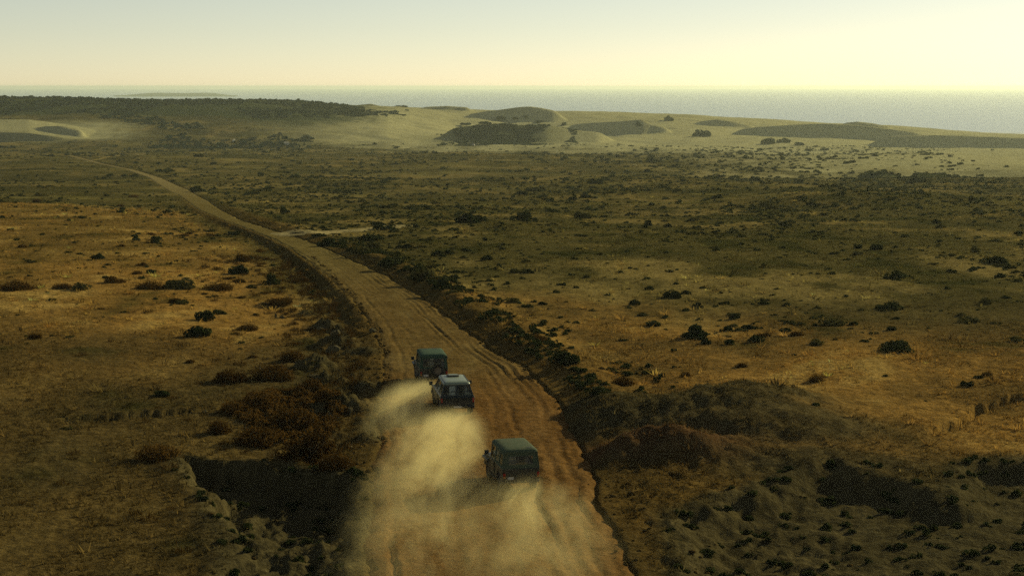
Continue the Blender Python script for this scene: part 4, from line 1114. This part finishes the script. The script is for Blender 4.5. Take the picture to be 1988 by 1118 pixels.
def jeep(name, label, loc, yaw, canvas, body, spare, open_back):
    r_ = empty(name, loc, yaw); tag(r_, label, 'jeep', 'convoy of three off-road cars on the track')
    hw = .84
    # tub with arches, bonnet and wings
    prof = [(-1.96, .52), (-1.99, 1.14)] + [(.60, 1.14), (.66, 1.16), (1.70, 1.08), (1.86, 1.02), (1.90, .55), (1.66, .52)] + arch(1.18, .47, .52) + [(.66, .50), (-.66, .50)] + arch(-1.18, .47, .52) + [(-1.70, .52)]
    bm = bmesh.new(); b_prism(bm, prof, -hw, hw); b = bm_obj('body', bm, body, r_, .035)
    for s in (-1, 1):
        box_obj('wing', (s * .86 - .10, .74, .86), (s * .86 + .05, 1.80, .98), body, r_, .03)
        box_obj('running_board', (s * .80 - .10, -.62, .42), (s * .80 + .10, .62, .46), M_BLACK, r_, .01)
    bm = bmesh.new(); b_box(bm, (-.55, .70, 1.13), (.55, 1.72, 1.17)); bm_obj('bonnet', bm, body, r_, .03)
    bm = bmesh.new(); b_box(bm, (-.80, -.9, .36), (.80, 1.5, .50)); bm_obj('chassis', bm, M_BLACK, r_)
    # doors: lower leaves with handles, and their window frames
    zb, zt = 1.14, 1.84
    def side(s, y0, y1):
        a, c = (s * .845, y0, zb), (s * .845, y1, zb); d, e = (s * .755, y0, zt), (s * .755, y1, zt)
        return (a, c, e, d) if s > 0 else (c, a, d, e)
    for s in (-1, 1):
        d = box_obj('door', (s * .858 - .012, -.36, .60), (s * .858 + .012, .52, 1.13), body, r_, .012)
        box_obj('handle', (s * .875 - .012, -.28, .98), (s * .875 + .012, -.14, 1.01), M_BLACK, d, .004)
        q = side(s, -.38, .50); hole = (.10, .10, .90, .88)
        bm = bmesh.new(); b_frame(bm, q, [hole]); f = bm_obj('door_window_frame', bm, body, r_)
        pane_obj('pane', q, hole, M_GLASS, f)
        q = side(s, -1.95, -.38); holes = [(.08, .16, .46, .82), (.56, .16, .93, .82)]
        bm = bmesh.new(); b_frame(bm, q, holes); f = bm_obj('canvas_side', bm, canvas, r_)
        for h_ in holes: pane_obj('window', q, h_, M_VINYL, f)
        mirror(r_, s, .46, 1.36, .84, M_BLACK)
    # back curtain with its window, windscreen
    q = ((-.845, -1.97, zb), (.845, -1.97, zb), (.755, -1.88, zt), (-.755, -1.88, zt)); holes = [(.10, .12, .90, .80)] if open_back else [(.16, .22, .84, .74)]
    bm = bmesh.new(); b_frame(bm, q, holes); f = bm_obj('back_curtain', bm, canvas, r_)
    for h_ in holes: pane_obj('rear_window', q, h_, M_VINYL, f)
    q = ((.80, .62, 1.15), (-.80, .62, 1.15), (-.74, .46, zt), (.74, .46, zt)); hole = [(.06, .10, .47, .90), (.53, .10, .94, .90)]
    bm = bmesh.new(); b_frame(bm, q, hole); f = bm_obj('windscreen_frame', bm, body, r_)
    for h_ in hole: pane_obj('windscreen', q, h_, M_GLASS, f)
    # canvas roof with rounded corners, hoops showing through
    bm = bmesh.new()
    rings = [round_rect(.775, -1.93, .56, .16, 1.80), round_rect(.785, -1.94, .58, .17, 1.85), round_rect(.765, -1.92, .56, .17, 1.915), round_rect(.71, -1.85, .50, .18, 1.955), round_rect(.52, -1.62, .30, .18, 1.985)]
    b_loft(bm, rings); rf = bm_obj('canvas_roof', bm, canvas, r_, 0, True)
    md = rf.modifiers.new('es', 'EDGE_SPLIT'); md.split_angle = R(50)
    for yy in (-1.35, -.70, -.05):
        box_obj('roof_hoop', (-.62, yy - .025, 1.955), (.62, yy + .025, 1.984), canvas, rf, .012)
    if open_back:
        for xx in (-.30, .28): box_obj('roof_patch', (xx - .13, .02, 1.972), (xx + .13, .18, 1.992), M_BLACK, rf, .006)
    else:
        box_obj('roof_patch', (.30, -1.70, 1.965), (.58, -1.60, 1.985), M_BLACK, rf, .006)
    # tail: tailgate, lamps, bumper, plate, spare wheel
    box_obj('tailgate', (-.74, -2.015, .62), (.74, -1.985, 1.12), body, r_, .012)
    for s in (-1, 1):
        box_obj('tail_light', (s * .76 - .05, -2.03, .82), (s * .76 + .05, -1.98, .95), M_RED, r_, .01)
        box_obj('indicator', (s * .76 - .05, -2.03, .72), (s * .76 + .05, -1.98, .80), M_AMBER, r_, .01)
        box_obj('headlight', (s * .55 - .10, 1.88, .72), (s * .55 + .10, 1.93, .92), M_PLATE, r_, .04)
        box_obj('seat', (s * .40 - .22, -.32, .9), (s * .40 + .22, -.20, 1.55), M_SEAT, r_, .05)
    box_obj('rear_bumper', (-.80, -2.10, .50), (.80, -2.02, .62), M_BLACK, r_, .02)
    box_obj('front_bumper', (-.82, 1.92, .48), (.82, 2.02, .62), M_BLACK, r_, .02)
    box_obj('number_plate', (-.62, -2.032, .66), (-.34, -2.014, .78), M_PLATE, r_, .004)
    if spare: wheel(r_, .22, -2.13, .36, .20, 'spare_wheel', 1.02, 'Y')
    for s in (-1, 1):
        for yy in (1.18, -1.18): wheel(r_, s * .72, yy, .40, .22)
    return r_

def wagon(name, label, loc, yaw):
    r_ = empty(name, loc, yaw); tag(r_, label, 'car', 'convoy of three off-road cars on the track')
    hw = .94
    prof = [(-2.28, .50), (-2.34, .62), (-2.34, .98), (-2.28, 1.12)] + [(.95, 1.12), (1.10, 1.10), (2.10, .99), (2.26, .90), (2.30, .55), (2.02, .46)] + arch(1.45, .47, .50) + [(.92, .46), (-.86, .46)] + arch(-1.36, .47, .50) + [(-1.90, .50)]
    bm = bmesh.new(); b_prism(bm, prof, -hw, hw); bm_obj('body', bm, M_WAGON, r_, .09)
    bm = bmesh.new(); b_box(bm, (-.86, -1.2, .36), (.86, 1.6, .48)); bm_obj('chassis', bm, M_BLACK, r_)
    zb, zt = 1.10, 1.74
    def side(s, y0, y1, t0=None, t1=None):
        t0 = y0 if t0 is None else t0; t1 = y1 if t1 is None else t1
        a, c = (s * .905, y0, zb), (s * .905, y1, zb); d, e = (s * .70, t0, zt), (s * .70, t1, zt)
        return (a, c, e, d) if s > 0 else (c, a, d, e)
    for s in (-1, 1):
        for nm, q in (('quarter', side(s, -2.22, -1.05, -2.02, -1.05)), ('rear_door_window', side(s, -1.05, -.12)), ('front_door_window', side(s, -.12, .95, -.12, .42))):
            hole = (.10, .12, .92, .86); bm = bmesh.new(); b_frame(bm, q, [hole], .04); f = bm_obj(nm + '_frame', bm, M_WAGON, r_, .008); pane_obj('pane', q, hole, M_TINT, f, .02)
        for y0, y1 in ((-1.02, -.14), (-.10, .86)):
            d = box_obj('door', (s * .945 - .012, y0, .56), (s * .945 + .012, y1, 1.06), M_WAGON, r_, .012)
            box_obj('handle', (s * .965 - .012, y0 + .06, .96), (s * .965 + .012, y0 + .2, 1.0), M_BLACK, d, .004)
        mirror(r_, s, .82, 1.28, .92, M_WAGON)
        box_obj('tail_light', (s * .86 - .05, -2.375, .78), (s * .86 + .05, -2.32, 1.02), M_RED, r_, .015)
        box_obj('headlight', (s * .66 - .14, 2.25, .70), (s * .66 + .14, 2.30, .86), M_PLATE, r_, .03)
        box_obj('seat', (s * .42 - .24, -.10, .85), (s * .42 + .24, .04, 1.50), M_SEAT, r_, .05)
        for yy in (1.45, -1.36): wheel(r_, s * .80, yy, .40, .26)
    # two rear doors, each with its window in two lights
    for s in (-1, 1):
        x0, x1, t0, t1 = (.012, .905, .012, .70)
        q = ((s * x0, -2.28, zb), (s * x1, -2.28, zb), (s * t1, -2.06, zt), (s * t0, -2.06, zt))
        if s < 0: q = (q[1], q[0], q[3], q[2])
        hs = [(.10, .10, .90, .36), (.10, .42, .90, .84)] if s > 0 else [(.10, .10, .90, .36), (.10, .42, .90, .84)]
        bm = bmesh.new(); b_frame(bm, q, hs, .04); f = bm_obj('rear_door', bm, M_WAGON, r_, .008)
        for h_ in hs: pane_obj('window', q, h_, M_TINT, f, .02)
        d = box_obj('rear_door_leaf', (min(s * .015, s * .84), -2.365, .62), (max(s * .015, s * .84), -2.335, 1.05), M_WAGON, r_, .012)
        if s > 0: box_obj('handle', (.06, -2.385, .92), (.20, -2.36, .97), M_BLACK, d, .006)
    q = ((.86, 1.02, zb), (-.86, 1.02, zb), (-.68, .44, zt), (.68, .44, zt)); hole = (.05, .08, .95, .92)
    bm = bmesh.new(); b_frame(bm, q, [hole], .04); f = bm_obj('windscreen_frame', bm, M_WAGON, r_); pane_obj('windscreen', q, hole, M_GLASS, f)
    bm = bmesh.new()
    rings = [round_rect(.725, -2.09, .47, .14, 1.70), round_rect(.735, -2.10, .47, .16, 1.745), round_rect(.71, -2.06, .44, .18, 1.80), round_rect(.63, -1.96, .36, .2, 1.84), round_rect(.44, -1.7, .14, .2, 1.865)]
    b_loft(bm, rings); rf = bm_obj('roof', bm, M_WROOF, r_, 0, True); md = rf.modifiers.new('es', 'EDGE_SPLIT'); md.split_angle = R(50)
    bm = bmesh.new(); b_loft(bm, [round_rect(.34, -.52, .02, .12, 1.86), round_rect(.34, -.52, .02, .12, 1.93), round_rect(.30, -.48, -.02, .12, 1.945)])
    h_ = bm_obj('roof_hatch', bm, M_BLACK, rf, .01)
    bm = bmesh.new(); b_loft(bm, [round_rect(.27, -.44, -.06, .10, 1.946), round_rect(.25, -.42, -.08, .10, 1.955)]); bm_obj('hatch_glass', bm, M_WROOF, h_)
    for s in (-1, 1):
        bm = bmesh.new(); b_tube(bm, [(s * .66, -1.9, 1.85), (s * .66, .2, 1.85)], .016); bm_obj('roof_rail', bm, M_BLACK, rf)
    box_obj('rear_bumper', (-.92, -2.46, .46), (.92, -2.34, .62), M_BLACK, r_, .03)
    box_obj('front_bumper', (-.94, 2.28, .44), (.94, 2.42, .62), M_BLACK, r_, .03)
    box_obj('number_plate', (-.22, -2.475, .50), (.22, -2.455, .60), M_PLATE, r_, .004)
    return r_

def place(px, py, zroof, yaw, back):
    """vehicle centre from the photograph position of the middle of its rear roof edge"""
    p = plane_pt(px, py, zroof); return (p[0] - math.sin(yaw) * back, p[1] + math.cos(yaw) * back, 0.02), yaw
loc, yw = place(842, 690, 1.92, R(9), 1.92); jeep('jeep', 'leading teal jeep with canvas top and spare wheel, farthest of the three cars', loc, yw, M_CANVAS1, M_BODY1, True, True)
loc, yw = place(887, 744, 1.80, R(9), 2.08); wagon('station_wagon', 'dark off-road wagon with pale roof and raised hatch, between two jeeps', loc, yw)
loc, yw = place(1011, 875, 1.92, R(13), 1.92); jeep('jeep', 'last jeep with long grey green canvas top, nearest and half hidden in dust', loc, yw, M_CANVAS3, M_BODY3, False, False)

# ------------------------------------------------------------------ dust thrown up behind the cars
def dust_plume(name, label, pts, dens, colr, seed):
    """pts: (x, y, z, rx, ry, rz, weight) puffs along the wake; one closed hull round them"""
    m = bpy.data.materials.new('dust'); m.use_nodes = True; n = m.node_tree; n.nodes.clear()
    out = N(n, 'ShaderNodeOutputMaterial'); v = N(n, 'ShaderNodeVolumePrincipled'); n.links.new(v.outputs[0], out.inputs['Volume'])
    v.inputs['Color'].default_value = (*colr, 1); v.inputs['Anisotropy'].default_value = .35
    geo = N(n, 'ShaderNodeNewGeometry'); P = geo.outputs['Position']
    tot = None
    for (x, y, z, rx, ry, rz, wgt) in pts:
        a = N(n, 'ShaderNodeVectorMath', operation='SUBTRACT'); n.links.new(P, a.inputs[0]); a.inputs[1].default_value = (x, y, z)
        b = N(n, 'ShaderNodeVectorMath', operation='DIVIDE'); n.links.new(a.outputs[0], b.inputs[0]); b.inputs[1].default_value = (rx, ry, rz)
        c = N(n, 'ShaderNodeVectorMath', operation='DOT_PRODUCT'); n.links.new(b.outputs[0], c.inputs[0]); n.links.new(b.outputs[0], c.inputs[1])
        d = N(n, 'ShaderNodeMath', operation='SUBTRACT', use_clamp=True); d.inputs[0].default_value = 1.0; n.links.new(c.outputs['Value'], d.inputs[1])
        e = math_(n, 'MULTIPLY', math_(n, 'MULTIPLY', d.outputs[0], d.outputs[0]), wgt)
        tot = e if tot is None else math_(n, 'ADD', tot, e)
    mpd = N(n, 'ShaderNodeMapping'); n.links.new(P, mpd.inputs['Vector']); mpd.inputs['Scale'].default_value = (1.3, .38, 1.5); mpd.inputs['Rotation'].default_value = (0, 0, R(-8))
    n1 = noise(n, .62, 6, .62, mpd.outputs['Vector'], .9)
    n1.inputs['Lacunarity'].default_value = 2.4
    nn = mapr(n, n1.outputs['Fac'], .36, .68, .1, 1.8)
    n.links.new(math_(n, 'MULTIPLY', math_(n, 'MULTIPLY', tot, nn), dens), v.inputs['Density'])
    # hull
    P_ = np.array(pts); bm = bmesh.new(); rings = []
    seq = [P_[0]] + list(P_) + [P_[-1]]
    def ring(x, y, z, rx, rz, k):
        return [(x + rx * math.cos(t), y + .15 * math.sin(3 * t + k), max(-.3, z + rz * math.sin(t))) for t in np.linspace(0, 2 * math.pi, 18, endpoint=False)]
    rings.append(ring(P_[0][0], P_[0][1] + P_[0][4], P_[0][2], P_[0][3] * .3, P_[0][5] * .4, 0))
    for k, p in enumerate(P_): rings.append(ring(p[0], p[1], p[2], p[3] * 1.05, p[5] * 1.05, k))
    rings.append(ring(P_[-1][0], P_[-1][1] - P_[-1][4], P_[-1][2], P_[-1][3] * .3, P_[-1][5] * .4, 1))
    b_loft(bm, rings)
    bmesh.ops.recalc_face_normals(bm, faces=bm.faces)
    me = bpy.data.meshes.new(name); bm.to_mesh(me); bm.free(); me.materials.append(m)
    return tag(link(name, me), label, 'dust', kind='stuff')
DC = (.90, .78, .42)
dust_plume('dust_cloud', 'pale dust cloud trailing left behind the leading jeep', [(-4.8, 95.6, .2, 1.5, 2.6, .7, .5), (-5.2, 93.0, .4, 1.9, 2.6, 1.0, .9), (-5.7, 90.2, .5, 2.2, 2.8, 1.3, 1.2), (-6.0, 87.0, .5, 2.3, 3.0, 1.3, .9), (-6.0, 83.6, .4, 2.4, 3.2, 1.1, .5)], .26, DC, 1)
dust_plume('dust_cloud', 'thick bright dust cloud billowing behind the wagon', [(-2.9, 86.4, .2, 1.4, 2.2, .7, .6), (-3.0, 83.8, .4, 2.0, 2.6, 1.1, 1.2), (-3.3, 80.8, .6, 2.5, 3.0, 1.5, 1.4), (-3.4, 77.2, .7, 2.9, 3.4, 1.7, 1.3), (-3.5, 73.2, .6, 3.3, 3.8, 1.6, 1.0), (-3.6, 69.0, .5, 3.8, 4.2, 1.4, .8), (-3.4, 64.0, .4, 4.2, 4.6, 1.2, .6), (-3.0, 58.5, .4, 4.6, 5.0, 1.1, .3)], .22, DC, 2)
dust_plume('dust_cloud', 'low dust cloud swallowing the wheels of the last jeep', [(.0, 73.0, .0, 1.8, 2.4, .7, .6), (.4, 70.2, .2, 2.2, 2.4, 1.0, 1.2), (.9, 67.4, .4, 2.8, 2.8, 1.2, 1.4), (1.2, 64.2, .4, 3.3, 3.2, 1.3, 1.1), (1.2, 60.0, .4, 3.8, 3.8, 1.2, .8), (1.0, 55.4, .3, 4.4, 4.4, 1.1, .35)], .16, DC, 3)
